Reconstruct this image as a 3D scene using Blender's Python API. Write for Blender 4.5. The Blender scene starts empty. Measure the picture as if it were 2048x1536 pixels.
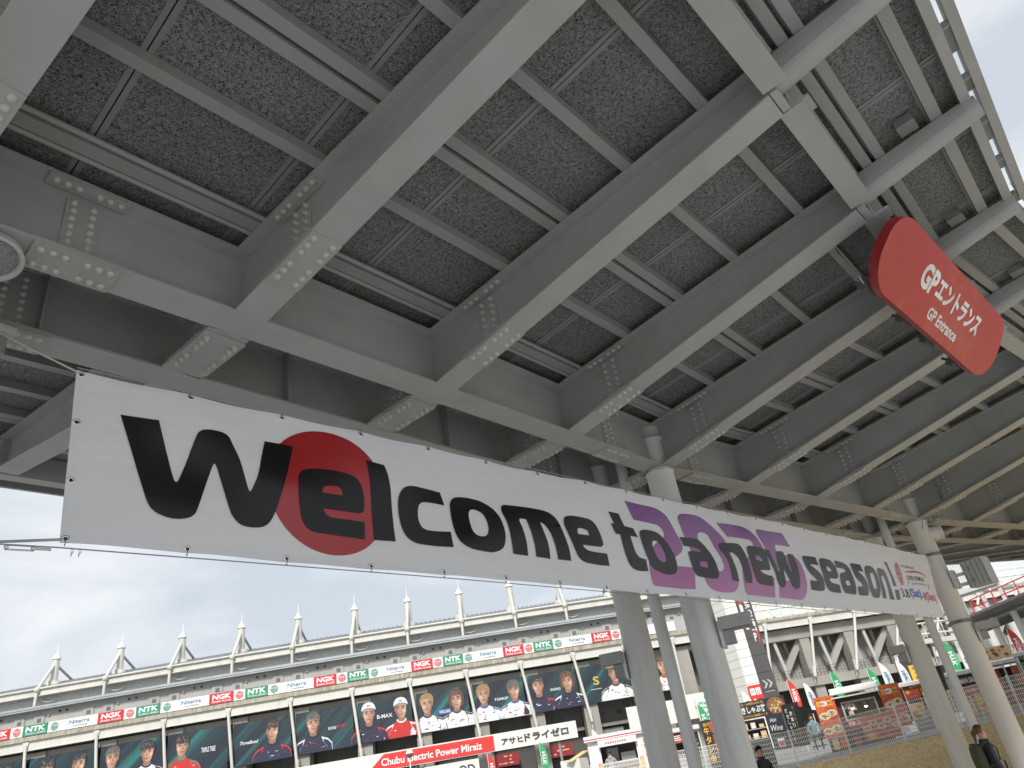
import bpy, bmesh, math, random
from mathutils import Vector as V, Matrix
from mathutils.geometry import tessellate_polygon
random.seed(7)
SC = bpy.context.scene
COL = SC.collection

# ------------------------------------------------------------------ camera, sky, sun
cam = bpy.data.cameras.new('camera')
cam.sensor_width = 36; cam.lens = 24.92; cam.clip_start = .05; cam.clip_end = 3000
camo = bpy.data.objects.new('camera', cam); COL.objects.link(camo)
PI_, RO_, YA_ = 0.50761, 0.17496, 0.66843
F_ = V((math.cos(YA_)*math.cos(PI_), math.sin(YA_)*math.cos(PI_), math.sin(PI_)))
R_ = V((math.sin(YA_), -math.cos(YA_), 0)); D_ = F_.cross(R_)
c_, s_ = math.cos(RO_), math.sin(RO_)
R2, D2 = c_*R_+s_*D_, -s_*R_+c_*D_
mc = Matrix((R2, -D2, -F_)).transposed().to_4x4(); mc.translation = V((0, 0, 1.6))
camo.matrix_world = mc
SC.camera = camo
SC.render.resolution_x, SC.render.resolution_y = 1024, 768

SUN_EL, SUN_AZ = math.radians(40), math.radians(215)      # azimuth counter-clockwise from +X
wd = bpy.data.worlds.new('World'); SC.world = wd; wd.use_nodes = True
nt = wd.node_tree; nt.nodes.clear()
def N(t, ty, **k):
    n = t.nodes.new(ty)
    for a, b in k.items():
        if hasattr(n, a): setattr(n, a, b)
        else: n.inputs[a].default_value = b
    return n
out = N(nt, 'ShaderNodeOutputWorld'); bg = N(nt, 'ShaderNodeBackground'); bg.inputs[1].default_value = .1
sky = N(nt, 'ShaderNodeTexSky', sky_type='NISHITA', sun_disc=False, sun_elevation=SUN_EL, sun_rotation=math.pi/2-SUN_AZ, dust_density=2.0)
tc = N(nt, 'ShaderNodeTexCoord'); mp = N(nt, 'ShaderNodeMapping'); mp.inputs[3].default_value = (1, 1, 2.6)
nz = N(nt, 'ShaderNodeTexNoise'); nz.inputs['Scale'].default_value = 2.1; nz.inputs['Detail'].default_value = 6; nz.inputs['Roughness'].default_value = .52; nz.inputs['Distortion'].default_value = .4
rp = N(nt, 'ShaderNodeValToRGB'); cr = rp.color_ramp
cr.elements[0].position = .40; cr.elements[0].color = (2.62, 2.84, 3.12, 1)
cr.elements[1].position = .60; cr.elements[1].color = (3.72, 3.82, 3.9, 1)
mx = N(nt, 'ShaderNodeMix', data_type='RGBA'); mx.inputs[0].default_value = .95
nt.links.new(tc.outputs['Generated'], mp.inputs[0]); nt.links.new(mp.outputs[0], nz.inputs['Vector']); nt.links.new(nz.outputs['Fac'], rp.inputs[0])
nt.links.new(sky.outputs[0], mx.inputs[6]); nt.links.new(rp.outputs[0], mx.inputs[7]); nt.links.new(mx.outputs[2], bg.inputs[0]); nt.links.new(bg.outputs[0], out.inputs[0])

sd = bpy.data.lights.new('sun', 'SUN'); sd.energy = 1.5; sd.angle = math.radians(12); sd.color = (1, .97, .93)
so = bpy.data.objects.new('sun', sd); COL.objects.link(so)
so.rotation_euler = (V((math.cos(SUN_AZ)*math.cos(SUN_EL), math.sin(SUN_AZ)*math.cos(SUN_EL), math.sin(SUN_EL)))).to_track_quat('Z', 'Y').to_euler()
so.location = (0, 0, 40)
SC.view_settings.view_transform = 'Standard'; SC.view_settings.look = 'None'; SC.view_settings.exposure = 1.32; SC.view_settings.gamma = 1
SC.view_settings.use_curve_mapping = False
try:
    SC.cycles.use_adaptive_sampling = True; SC.cycles.max_bounces = 8; SC.cycles.diffuse_bounces = 6
except Exception: pass

# ------------------------------------------------------------------ materials
MAT = {}
def mat(name, col, rough=.6, var=.12, vs=3., metal=0., bump=0., bs=60., spec=.5, dirt=None, dirts=.8, coat=0, trans=0, streak=False, emis=None, specks=None):
    if name in MAT: return MAT[name]
    m = bpy.data.materials.new(name); m.use_nodes = True; t = m.node_tree; b = t.nodes['Principled BSDF']
    b.inputs['Roughness'].default_value = rough; b.inputs['Metallic'].default_value = metal; b.inputs['Specular IOR Level'].default_value = spec
    tcn = N(t, 'ShaderNodeTexCoord'); src = tcn.outputs['Object']
    if streak:
        mpn = N(t, 'ShaderNodeMapping'); mpn.inputs[3].default_value = (1, 1, .12); t.links.new(src, mpn.inputs[0]); src = mpn.outputs[0]
    n1 = N(t, 'ShaderNodeTexNoise'); n1.inputs['Scale'].default_value = vs; n1.inputs['Detail'].default_value = 7; n1.inputs['Roughness'].default_value = .6
    t.links.new(src, n1.inputs['Vector'])
    r = N(t, 'ShaderNodeValToRGB'); r.color_ramp.elements[0].position = .3; r.color_ramp.elements[1].position = .7
    c0 = [max(0, x*(1-var)) for x in col]; c1 = [min(1, x*(1+var)) for x in col]
    r.color_ramp.elements[0].color = (*c0, 1); r.color_ramp.elements[1].color = (*c1, 1)
    t.links.new(n1.outputs['Fac'], r.inputs[0]); last = r.outputs[0]
    if dirt:
        n2 = N(t, 'ShaderNodeTexNoise'); n2.inputs['Scale'].default_value = dirts; n2.inputs['Detail'].default_value = 9; n2.inputs['Roughness'].default_value = .7
        t.links.new(src, n2.inputs['Vector'])
        r2 = N(t, 'ShaderNodeValToRGB'); r2.color_ramp.elements[0].position = .5; r2.color_ramp.elements[1].position = .72
        r2.color_ramp.elements[1].color = (.75, .75, .75, 1); t.links.new(n2.outputs['Fac'], r2.inputs[0])
        m2 = N(t, 'ShaderNodeMix', data_type='RGBA'); t.links.new(r2.outputs[0], m2.inputs[0]); t.links.new(last, m2.inputs[6]); m2.inputs[7].default_value = (*dirt, 1); last = m2.outputs[2]
    if specks:
        n5 = N(t, 'ShaderNodeTexNoise'); n5.inputs['Scale'].default_value = 7; n5.inputs['Detail'].default_value = 12; n5.inputs['Roughness'].default_value = .75; t.links.new(tcn.outputs['Object'], n5.inputs['Vector'])
        r5 = N(t, 'ShaderNodeValToRGB'); r5.color_ramp.elements[0].position = .685; r5.color_ramp.elements[1].position = .72; t.links.new(n5.outputs['Fac'], r5.inputs[0])
        m5 = N(t, 'ShaderNodeMix', data_type='RGBA'); t.links.new(r5.outputs[0], m5.inputs[0]); t.links.new(last, m5.inputs[6]); m5.inputs[7].default_value = (*specks, 1); last = m5.outputs[2]
    t.links.new(last, b.inputs['Base Color'])
    r3 = N(t, 'ShaderNodeMapRange'); r3.inputs[3].default_value = max(.05, rough-.1); r3.inputs[4].default_value = min(1, rough+.12)
    t.links.new(n1.outputs['Fac'], r3.inputs[0]); t.links.new(r3.outputs[0], b.inputs['Roughness'])
    if bump:
        n3 = N(t, 'ShaderNodeTexNoise'); n3.inputs['Scale'].default_value = bs; n3.inputs['Detail'].default_value = 5; t.links.new(tcn.outputs['Object'], n3.inputs['Vector'])
        bp = N(t, 'ShaderNodeBump'); bp.inputs['Strength'].default_value = bump; bp.inputs['Distance'].default_value = .01
        t.links.new(n3.outputs['Fac'], bp.inputs['Height']); t.links.new(bp.outputs[0], b.inputs['Normal'])
    if trans:
        b.inputs['Transmission Weight'].default_value = trans
    if emis:
        b.inputs['Emission Color'].default_value = (*emis, 1); b.inputs['Emission Strength'].default_value = 1.0
    MAT[name] = m; return m

steel = mat('painted_steel', (.385, .39, .375), .5, .07, 1.3, bump=.10, bs=5, spec=.35, dirt=(.315, .31, .28), dirts=1.1, specks=(.17, .10, .06))
steel2 = mat('painted_steel_purlin', (.315, .32, .31), .5, .06, 2, dirt=(.28, .27, .23), dirts=2)
boltm = mat('painted_bolt', (.50, .49, .45), .38, .06, 5)
darkgap = mat('dark_cavity', (.02, .02, .02), .9)
jstrip = mat('joint_strip', (.235, .24, .235), .6, .06, 3)
colm = mat('painted_column', (.62, .62, .60), .36, .05, .9, bump=.06, bs=6, streak=True, dirt=(.44, .43, .38), dirts=3.0, specks=(.33, .27, .2))
white = mat('white_paint', (.78, .78, .76), .45, .04, 2, dirt=(.55, .54, .5), dirts=3)
metal = mat('bright_metal', (.8, .8, .78), .25, .05, 8, metal=1)
greybox = mat('grey_housing', (.36, .365, .36), .5, .08, 4, dirt=(.13, .13, .12), dirts=3)
black = mat('black_plastic', (.02, .02, .022), .5)

def board_material():
    m = bpy.data.materials.new('wood_wool_board'); m.use_nodes = True; t = m.node_tree; b = t.nodes['Principled BSDF']
    b.inputs['Roughness'].default_value = .95; b.inputs['Specular IOR Level'].default_value = .15
    tcn = N(t, 'ShaderNodeTexCoord'); nd = N(t, 'ShaderNodeTexNoise'); nd.inputs['Scale'].default_value = 9; nd.inputs['Detail'].default_value = 2
    t.links.new(tcn.outputs['Object'], nd.inputs['Vector'])
    vm = N(t, 'ShaderNodeVectorMath', operation='MULTIPLY_ADD'); vm.inputs[1].default_value = (.03, .03, 0)
    t.links.new(nd.outputs['Color'], vm.inputs[0]); t.links.new(tcn.outputs['Object'], vm.inputs[2])
    prev = None
    for i, (ang, sc) in enumerate([(8, 1), (52, .93), (97, 1.06), (141, .97), (27, 1.12), (118, .88), (74, 1.0), (163, 1.05)]):
        mp_ = N(t, 'ShaderNodeMapping', vector_type='TEXTURE'); mp_.inputs[1].default_value = (i*3.7, i*1.9, 0); mp_.inputs[2].default_value = (0, 0, math.radians(ang)); mp_.inputs[3].default_value = (1/(21*sc), 1/(185*sc), 1)
        t.links.new(vm.outputs[0], mp_.inputs[0])
        nn = N(t, 'ShaderNodeTexNoise', noise_dimensions='2D'); nn.inputs['Scale'].default_value = 1; nn.inputs['Detail'].default_value = 1.5; nn.inputs['Roughness'].default_value = .6
        t.links.new(mp_.outputs[0], nn.inputs['Vector'])
        if prev is None: prev = nn.outputs['Fac']
        else:
            mm = N(t, 'ShaderNodeMath', operation='MAXIMUM'); t.links.new(prev, mm.inputs[0]); t.links.new(nn.outputs['Fac'], mm.inputs[1]); prev = mm.outputs[0]
    r = N(t, 'ShaderNodeValToRGB'); e = r.color_ramp.elements
    e[0].position = .57; e[0].color = (.012, .014, .014, 1); e[1].position = .69; e[1].color = (.30, .305, .295, 1)
    x = r.color_ramp.elements.new(.62); x.color = (.13, .135, .13, 1)
    t.links.new(prev, r.inputs[0])
    n4 = N(t, 'ShaderNodeTexNoise'); n4.inputs['Scale'].default_value = 1.6; n4.inputs['Detail'].default_value = 4; t.links.new(tcn.outputs['Object'], n4.inputs['Vector'])
    r4 = N(t, 'ShaderNodeValToRGB'); r4.color_ramp.elements[0].position = .3; r4.color_ramp.elements[0].color = (.84, .87, .88, 1); r4.color_ramp.elements[1].position = .7; r4.color_ramp.elements[1].color = (1.06, 1.06, 1.03, 1)
    t.links.new(n4.outputs['Fac'], r4.inputs[0])
    mu = N(t, 'ShaderNodeMix', data_type='RGBA', blend_type='MULTIPLY'); mu.inputs[0].default_value = 1
    t.links.new(r.outputs[0], mu.inputs[6]); t.links.new(r4.outputs[0], mu.inputs[7]); t.links.new(mu.outputs[2], b.inputs['Base Color'])
    bp = N(t, 'ShaderNodeBump'); bp.inputs['Strength'].default_value = .8; bp.inputs['Distance'].default_value = .006
    t.links.new(prev, bp.inputs['Height']); t.links.new(bp.outputs[0], b.inputs['Normal'])
    return m
board = board_material()

# ------------------------------------------------------------------ mesh helpers
class MB:
    def __init__(s): s.v = []; s.f = []; s.m = []; s.sm = []
    def add(s, vs, fs, mi=0, smooth=False):
        o = len(s.v); s.v += [tuple(x) for x in vs]
        for f in fs: s.f.append(tuple(i+o for i in f)); s.m.append(mi); s.sm.append(smooth)
    def hexa(s, p, mi=0):                                  # 8 points: bottom 4 ccw, top 4 ccw
        s.add(p, [(3, 2, 1, 0), (4, 5, 6, 7), (0, 1, 5, 4), (1, 2, 6, 5), (2, 3, 7, 6), (3, 0, 4, 7)], mi)
    def box(s, c, X, Y, Z, mi=0):                           # centre, half vectors
        c, X, Y, Z = V(c), V(X), V(Y), V(Z)
        s.hexa([c-X-Y-Z, c+X-Y-Z, c+X+Y-Z, c-X+Y-Z, c-X-Y+Z, c+X-Y+Z, c+X+Y+Z, c-X+Y+Z], mi)
    def aabb(s, x0, x1, y0, y1, z0, z1, mi=0):
        s.box(((x0+x1)/2, (y0+y1)/2, (z0+z1)/2), ((x1-x0)/2, 0, 0), (0, (y1-y0)/2, 0), (0, 0, (z1-z0)/2), mi)
    def beam(s, p, q, w, h, up=(0, 0, 1), mi=0):            # box along p->q, w across, h along up
        p, q = V(p), V(q); d = (q-p); L = d.length; d.normalize(); sd_ = d.cross(V(up)).normalized(); u = sd_.cross(d)
        s.box((p+q)/2, d*L/2, sd_*w/2, u*h/2, mi)
    def tube(s, p, q, r, r2=None, n=10, mi=0, cap=True):
        p, q = V(p), V(q); r2 = r if r2 is None else r2; d = (q-p).normalized()
        a = d.orthogonal().normalized(); b = d.cross(a); vs = []
        for c, rr in ((p, r), (q, r2)):
            for i in range(n):
                t = 2*math.pi*i/n; vs.append(c+a*math.cos(t)*rr+b*math.sin(t)*rr)
        s.add(vs, [(i, (i+1) % n, n+(i+1) % n, n+i) for i in range(n)], mi, True)
        if cap: s.add(vs, [tuple(range(n-1, -1, -1)), tuple(range(n, 2*n))], mi)
    def path(s, pts, r, n=6, mi=0):
        for a, b in zip(pts, pts[1:]): s.tube(a, b, r, n=n, mi=mi)
    def lathe(s, o, ax, prof, n=16, mi=0):                 # prof: (radius, height)
        o, ax = V(o), V(ax).normalized(); a = ax.orthogonal().normalized(); b = ax.cross(a); vs = []
        for r, h in prof:
            for i in range(n):
                t = 2*math.pi*i/n; vs.append(o+ax*h+a*math.cos(t)*r+b*math.sin(t)*r)
        k = len(prof)
        s.add(vs, [(j*n+i, j*n+(i+1) % n, (j+1)*n+(i+1) % n, (j+1)*n+i) for j in range(k-1) for i in range(n)], mi, True)
        if prof[-1][0] > 1e-4: s.add(vs[(k-1)*n:], [tuple(range(n))], mi)
        if prof[0][0] > 1e-4: s.add(vs[:n], [tuple(range(n-1, -1, -1))], mi)
    def prism(s, loops, fr, z0, z1, mi=0, mis=None):      # loops: outer + holes of (x,y); fr: 4x4
        mis = mi if mis is None else mis
        if isinstance(loops[0][0], (int, float)): loops = [loops]
        L3 = [[V((x, y, 0)) for x, y in l] for l in loops]; flat = [p for l in L3 for p in l]; n = len(flat)
        tr = tessellate_polygon(L3)
        vs = [fr @ V((p.x, p.y, z1)) for p in flat]+[fr @ V((p.x, p.y, z0)) for p in flat]
        fs = []
        for a, b, c in tr:
            A, B, C_ = flat[a], flat[b], flat[c]
            if (B-A).cross(C_-A).z < 0: a, c = c, a
            fs.append((a, b, c))
        s.add(vs, fs, mi)
        if abs(z1-z0) > 1e-6:
            s.add(vs, [tuple(i+n for i in f[::-1]) for f in fs], mis)
            o = 0
            for li, l in enumerate(L3):
                k = len(l); ar = sum(l[i].x*l[(i+1) % k].y-l[(i+1) % k].x*l[i].y for i in range(k)); 
                ccw = (ar > 0) == (li == 0)
                for i in range(k):
                    a, b = o+i, o+(i+1) % k
                    s.add(vs, [(a, a+n, b+n, b) if ccw else (b, b+n, a+n, a)], mis)
                o += k
    def mesh(s, name, mats):
        me = bpy.data.meshes.new(name); me.from_pydata(s.v, [], s.f)
        for m in (mats if isinstance(mats, (list, tuple)) else [mats]): me.materials.append(m)
        me.polygons.foreach_set('material_index', s.m); me.polygons.foreach_set('use_smooth', s.sm); me.update()
        return me

WL = {}
def empty(name, loc=(0, 0, 0), rz=0, label=None, cat=None, group=None, rot=None):
    o = bpy.data.objects.new(name, None); COL.objects.link(o); o.location = loc
    o.rotation_euler = rot if rot else (0, 0, rz); o.empty_display_size = .2
    WL[o.name] = Matrix.LocRotScale(V(loc), o.rotation_euler.to_matrix(), None)
    tag(o, label, cat, group); return o
def tag(o, label=None, cat=None, group=None, kind=None):
    if label: o['label'] = label
    if cat: o['category'] = cat
    if group: o['group'] = group
    if kind: o['kind'] = kind
    return o
def part(name, mb, mats, parent, local=False, kind=None, label=None):
    """a part under parent; coordinates are the world's unless local"""
    o = bpy.data.objects.new(name, mb.mesh(name, mats) if isinstance(mb, MB) else mb); COL.objects.link(o)
    o.parent = parent
    if not local and parent.name in WL: o.matrix_parent_inverse = WL[parent.name].inverted()
    if kind: o['kind'] = kind
    if label: o['label'] = label
    return o
def inst(name, me, M, parent):
    o = bpy.data.objects.new(name, me); COL.objects.link(o); o.parent = parent
    if parent.name in WL: o.matrix_parent_inverse = WL[parent.name].inverted()
    o.matrix_basis = M; return o
def solo(name, mb, mats, label, cat, group=None, kind=None):
    """a top-level thing of one mesh: origin moved to the base of its own geometry"""
    xs = [v[0] for v in mb.v]; ys = [v[1] for v in mb.v]; zs = [v[2] for v in mb.v]
    c = V(((min(xs)+max(xs))/2, (min(ys)+max(ys))/2, min(zs)))
    mb.v = [(v[0]-c.x, v[1]-c.y, v[2]-c.z) for v in mb.v]
    o = bpy.data.objects.new(name, mb.mesh(name, mats)); COL.objects.link(o); o.location = c
    return tag(o, label, cat, group, kind)
def struct(name, mb, mats, kind='structure'):
    o = bpy.data.objects.new(name, mb.mesh(name, mats)); COL.objects.link(o); o['kind'] = kind; return o
def copy_tree(o, parent=None):
    c = o.copy(); COL.objects.link(c); c.parent = parent
    if o.name in WL: WL[c.name] = WL[o.name]
    for ch in list(o.children): copy_tree(ch, c)
    return c
def frame(o, X, Y, Z=None):
    X = V(X).normalized(); Y = V(Y); Y = (Y-X*Y.dot(X)).normalized(); Z = X.cross(Y)
    m = Matrix((X, Y, Z)).transposed().to_4x4(); m.translation = V(o); return m

_tc = {}
def text_geo(s, bold=0., shear=0., space=1.):
    """(verts, faces, width, height) of flat text set with the built-in font, lower left at 0,0, cap height about 1"""
    key = (s, bold, shear, space)
    if key in _tc: return _tc[key]
    cu = bpy.data.curves.new('t', 'FONT'); cu.body = s; cu.size = 1; cu.offset = bold; cu.shear = shear; cu.space_character = space; cu.resolution_u = 3; cu.fill_mode = 'BOTH'
    o = bpy.data.objects.new('t', cu); COL.objects.link(o); dg = bpy.context.evaluated_depsgraph_get(); dg.update()
    me = bpy.data.meshes.new_from_object(o.evaluated_get(dg)); vs = [tuple(v.co) for v in me.vertices]; fs = [tuple(p.vertices) for p in me.polygons]
    bpy.data.objects.remove(o); bpy.data.curves.remove(cu); bpy.data.meshes.remove(me)
    if not vs: vs, fs = [(0, 0, 0), (1, 0, 0), (0, 1, 0)], [(0, 1, 2)]
    x0 = min(v[0] for v in vs); x1 = max(v[0] for v in vs); y0 = min(v[1] for v in vs); y1 = max(v[1] for v in vs)
    vs = [((v[0]-x0)/(x1-x0), (v[1]-y0)/(y1-y0)) for v in vs]
    _tc[key] = (vs, fs); return _tc[key]
def text(mb, s, fr, x, y, w, h, mi=0, z=0., bold=.0, shear=0., space=1., skew=0.):
    """text filling the box x,y,w,h of the plane of fr"""
    vs, fs = text_geo(s, bold, shear, space)
    ffs = []
    for f in fs:
        n = 0
        for i in range(len(f)):
            a, b = vs[f[i]], vs[f[(i+1) % len(f)]]; n += a[0]*b[1]-b[0]*a[1]
        ffs.append(f if n > 0 else f[::-1])
    mb.add([fr @ V((x+vx*w+vy*h*skew, y+vy*h, z)) for vx, vy in vs], ffs, mi)
def flat(mb, pts, fr, z, mi): mb.prism([pts], fr, z, z, mi)
def rect(mb, fr, x0, x1, y0, y1, z, mi=0): mb.add([fr @ V(p) for p in ((x0, y0, z), (x1, y0, z), (x1, y1, z), (x0, y1, z))], [(0, 1, 2, 3)], mi)
def ell(cx, cy, rx, ry, n=18, a0=0, a1=360): return [(cx+rx*math.cos(math.radians(a0+(a1-a0)*i/n)), cy+ry*math.sin(math.radians(a0+(a1-a0)*i/n))) for i in range(n if a1-a0 == 360 else n+1)]
def sm(pts, k=4, closed=True):
    """Catmull-Rom through pts (x,y[,corner])"""
    n = len(pts); out = []
    P = [(p[0], p[1]) for p in pts]; Cn = [len(p) > 2 and p[2] for p in pts]
    for i in range(n if closed else n-1):
        p0, p1, p2, p3 = P[i-1], P[i], P[(i+1) % n], P[(i+2) % n]
        m1 = (0, 0) if Cn[i] else ((p2[0]-p0[0])/2, (p2[1]-p0[1])/2); m2 = (0, 0) if Cn[(i+1) % n] else ((p3[0]-p1[0])/2, (p3[1]-p1[1])/2)
        ln = math.hypot(p2[0]-p1[0], p2[1]-p1[1])
        def lim(m):
            q = math.hypot(*m); return m if q < ln*1.0 or q == 0 else (m[0]*ln/q, m[1]*ln/q)
        m1, m2 = lim(m1), lim(m2)
        if Cn[i] and Cn[(i+1) % n]: out.append(p1); continue
        if Cn[i]: m1 = (1.5*(p2[0]-p1[0])-m2[0]/2, 1.5*(p2[1]-p1[1])-m2[1]/2)
        if Cn[(i+1) % n]: m2 = (1.5*(p2[0]-p1[0])-m1[0]/2, 1.5*(p2[1]-p1[1])-m1[1]/2)
        for j in range(k):
            t = j/k; a, b, c, d = 2*t**3-3*t*t+1, t**3-2*t*t+t, -2*t**3+3*t*t, t**3-t*t
            out.append((a*p1[0]+b*m1[0]+c*p2[0]+d*m2[0], a*p1[1]+b*m1[1]+c*p2[1]+d*m2[1]))
    return out

# ------------------------------------------------------------------ the canopy
X0, S0, S1, A1 = .3581, 2.154, 2.1396, 4.4261
TH = -.1497; SL = .1567
def node(k):
    """right-hand edge of rafter k where it meets the flange of the front girder, and the rafter's bearing"""
    if k < 0: p = V((X0, A1, 5.2)); q = (k)*S1; p = p+V((math.cos(-TH), math.sin(-TH), 0))*q
    elif k <= 4: p = V((X0+k*S0, A1, 5.2))
    else:
        p = V((X0+4*S0, A1, 5.2)); r = k-4; j = 1
        while r > 0:
            q = min(4, r); p = p+V((math.cos(TH*j), math.sin(TH*j), 0))*q*S1; r -= q; j += 1
    ph = -.0799-.0453*(k-4) if k <= 4 else -.0769-.0405*(k-4)
    d = V((math.sin(ph), -math.cos(ph), 0)); return p, d, V((-d.y, d.x, 0))     # r points to the right (towards +x)
def zt(t): return 5.87+.078*t if t > 0 else (5.87 if t > -1.37 else 5.87+.12*(-t-1.37))
def zb(t): return 5.2+SL*t if t > 0 else (5.2 if t > -1.37 else 5.2+.17*(-t-1.37))
def raf(k, t, w, z):
    p, d, r = node(k); q = p+d*t+r*w; q.z = z; return q
CW = -.14
canopy = empty('canopy', (node(4)[0].x, node(4)[0].y, 0), label='grey steel canopy with bolted rafters over the walkway, roof boards on its underside', cat='canopy')

# bolt and nut meshes (shared)
b_ = MB(); b_.lathe((0, 0, 0), (0, 0, 1), [(.027, 0), (.027, .003), (.0245, .0035), (.0235, .010), (.018, .017), (.008, .020)], 12)
BOLT = b_.mesh('bolt', boltm)
b_ = MB(); b_.lathe((0, 0, 0), (0, 0, 1), [(.026, 0), (.026, .004)], 12); b_.lathe((0, 0, .004), (0, 0, 1), [(.0215, 0), (.0215, .019), (.017, .022)], 6); b_.lathe((0, 0, .02), (0, 0, 1), [(.011, 0), (.011, .02)], 8)
NUT = b_.mesh('nut', boltm)
def bolts(parent, me, fr, pts, indiv, name='bolt', sink=None):
    """pts in the plane of fr, heads along its Z"""
    for (x, y) in pts:
        M = fr @ Matrix.Translation((x, y, 0))
        if indiv: inst(name, me, M, parent)
        else: sink.append((me, M))
def sink_build(name, sink, parent):
    if not sink: return
    mb = MB()
    for me, M in sink:
        mb.add([M @ v.co for v in me.vertices], [tuple(p.vertices) for p in me.polygons], 0, True)
    part(name, mb, boltm, parent, kind='stuff')

def isect(mb, pts, ws, wb, hb_, tw):
    """I-section loft; pts: list of (bottom centre, top centre, right vector)"""
    def strip(lo, hi, w):
        vs = []
        for a, b, r in zip(lo, hi, [p[2] for p in pts]): vs += [a-r*w/2, a+r*w/2, b+r*w/2, b-r*w/2]
        n = len(lo); fs = [(3, 2, 1, 0), tuple(4*(n-1)+i for i in range(4))]
        for i in range(n-1):
            o = 4*i
            for j in range(4): fs.append((o+j, o+(j+1) % 4, o+4+(j+1) % 4, o+4+j))
        mb.add(vs, fs)
    B = [p[0] for p in pts]; T = [p[1] for p in pts]; h = V((0, 0, hb_))
    strip(B, [b+h for b in B], ws); strip([t-h for t in T], T, wb); strip([b+h for b in B], [t-h for t in T], tw)

W_F = .28
def rafter(k):
    near = 0 <= k <= 5
    mb = MB(); r = node(k)[2]
    ts = [0.0, 1.0, 2.0, 3.0, 3.86]
    pts = [(raf(k, t, CW, zb(t)), raf(k, t, CW, zt(t)), r) for t in ts]
    isect(mb, pts, W_F, W_F, .02, .014)
    mb.hexa([raf(k, -.14, CW-.007, 5.225), raf(k, -.14, CW+.007, 5.225), raf(k, 0, CW+.007, 5.225), raf(k, 0, CW-.007, 5.225), raf(k, -.14, CW-.007, 5.845), raf(k, -.14, CW+.007, 5.845), raf(k, 0, CW+.007, 5.845), raf(k, 0, CW-.007, 5.845)])
    # tail: a tapering trough with a rounded underside
    prof = []
    tl = [3.86, 4.3, 4.7, 5.0, 5.09]
    for i, t in enumerate(tl):
        f = (t-3.86)/1.23; w = .125-.028*f-(.02 if i == 4 else 0); zl = 5.2+SL*t+.105-.01*f; zh = zt(t)-.004
        ring = [(-w, zh), (-w, zl+.13)]
        for a in range(200, 341, 20): ring.append((w*math.cos(math.radians(a))*1.0, zl+.095+.10*math.sin(math.radians(a))))
        ring += [(w, zl+.13), (w, zh)]; prof.append([raf(k, t, CW+x, z) for x, z in ring])
    n = len(prof[0]); vs = [p for q in prof for p in q]
    fs = [(i*n+j, i*n+(j+1) % n, (i+1)*n+(j+1) % n, (i+1)*n+j) for i in range(len(prof)-1) for j in range(n)]
    mb.add(vs, fs); mb.add(prof[0], [tuple(range(n))]); mb.add(prof[-1], [tuple(range(n-1, -1, -1))])
    # small flange return where the deep part ends
    mb.box(raf(k, 3.90, CW, zb(3.9)+.045), node(k)[1]*.03, r*.13, (0, 0, .035))
    o = part('rafter', mb, steel, canopy)
    # splice plates
    sp = MB(); slope = V(node(k)[1])+V((0, 0, SL)); slope.normalize()
    a, b = .44, 1.0
    def pl(t0, t1, w0, w1, zf, off, th):
        sp = MB(); q = [raf(k, t0, w0, zf(t0)+off), raf(k, t0, w1, zf(t0)+off), raf(k, t1, w1, zf(t1)+off), raf(k, t1, w0, zf(t1)+off)]
        sp.hexa([p-V((0, 0, th)) for p in q]+q); part('splice_plate', sp, steel, o)
    pl(a, b, CW-.138, CW+.138, zb, -.001, .014)
    for s in (-1, 1):
        x0, x1 = sorted((CW+s*.025, CW+s*.136)); pl(a, b, x0, x1, zb, .034, .012); pl(a, b, x0, x1, zt, -.021, .012)
        x0, x1 = sorted((CW+s*.0075, CW+s*.017)); sp = MB()
        q = [raf(k, .6, x0, zb(.6)+.05), raf(k, .6, x1, zb(.6)+.05), raf(k, .83, x1, zb(.83)+.05), raf(k, .83, x0, zb(.83)+.05)]
        sp.hexa(q+[raf(k, .6, x0, zt(.6)-.05), raf(k, .6, x1, zt(.6)-.05), raf(k, .83, x1, zt(.83)-.05), raf(k, .83, x0, zt(.83)-.05)]); part('splice_plate', sp, steel, o)
    sink = []
    tt = [.49, .57, .65, .79, .87, .95]
    for w in (-.085, .085):
        for t in tt: bolts(o, BOLT, frame(raf(k, t, CW+w, zb(t)-.0145), r, slope), [(0, 0)], near, sink=sink)
        sl2 = (V(node(k)[1])+V((0, 0, .078))).normalized()
        for t in tt: bolts(o, BOLT, frame(raf(k, t, CW+w, zt(t)-.0325), r, sl2), [(0, 0)], near, sink=sink)
    nvis = [(-1, NUT if k % 2 == 1 or k > 1 and k < 5 else BOLT, 'nut')]
    for s, me, nm in [(-1, NUT if k < 5 else BOLT, 'nut' if k < 5 else 'bolt')]+([(1, BOLT, 'bolt')] if k > 4 else []):
        for t in (.65, .78):
            z0, z1 = zb(t)+.095, zt(t)-.095
            for j in range(6):
                z = z0+(z1-z0)*j/5; bolts(o, me, frame(raf(k, t, CW+s*.0172, z), (0, 0, 1), node(k)[1]*s), [(0, 0)], near, nm, sink)
    sink_build('bolts', sink, o)
    # cross beam between the girders, cover plate with nuts
    mb = MB(); isect(mb, [(raf(k, t, CW, 5.2), raf(k, t, CW, 5.82), r) for t in (-.303, -1.084)], .36, .28, .02, .014)
    o2 = part('cross_beam', mb, steel, canopy)
    mb = MB(); q = [raf(k, t, CW+w, 5.198) for t, w in ((-.37, -.185), (-.37, .185), (-1.0, .185), (-1.0, -.185))]; mb.hexa([p-V((0, 0, .016)) for p in q]+q); part('splice_plate', mb, steel, o2)
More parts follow.
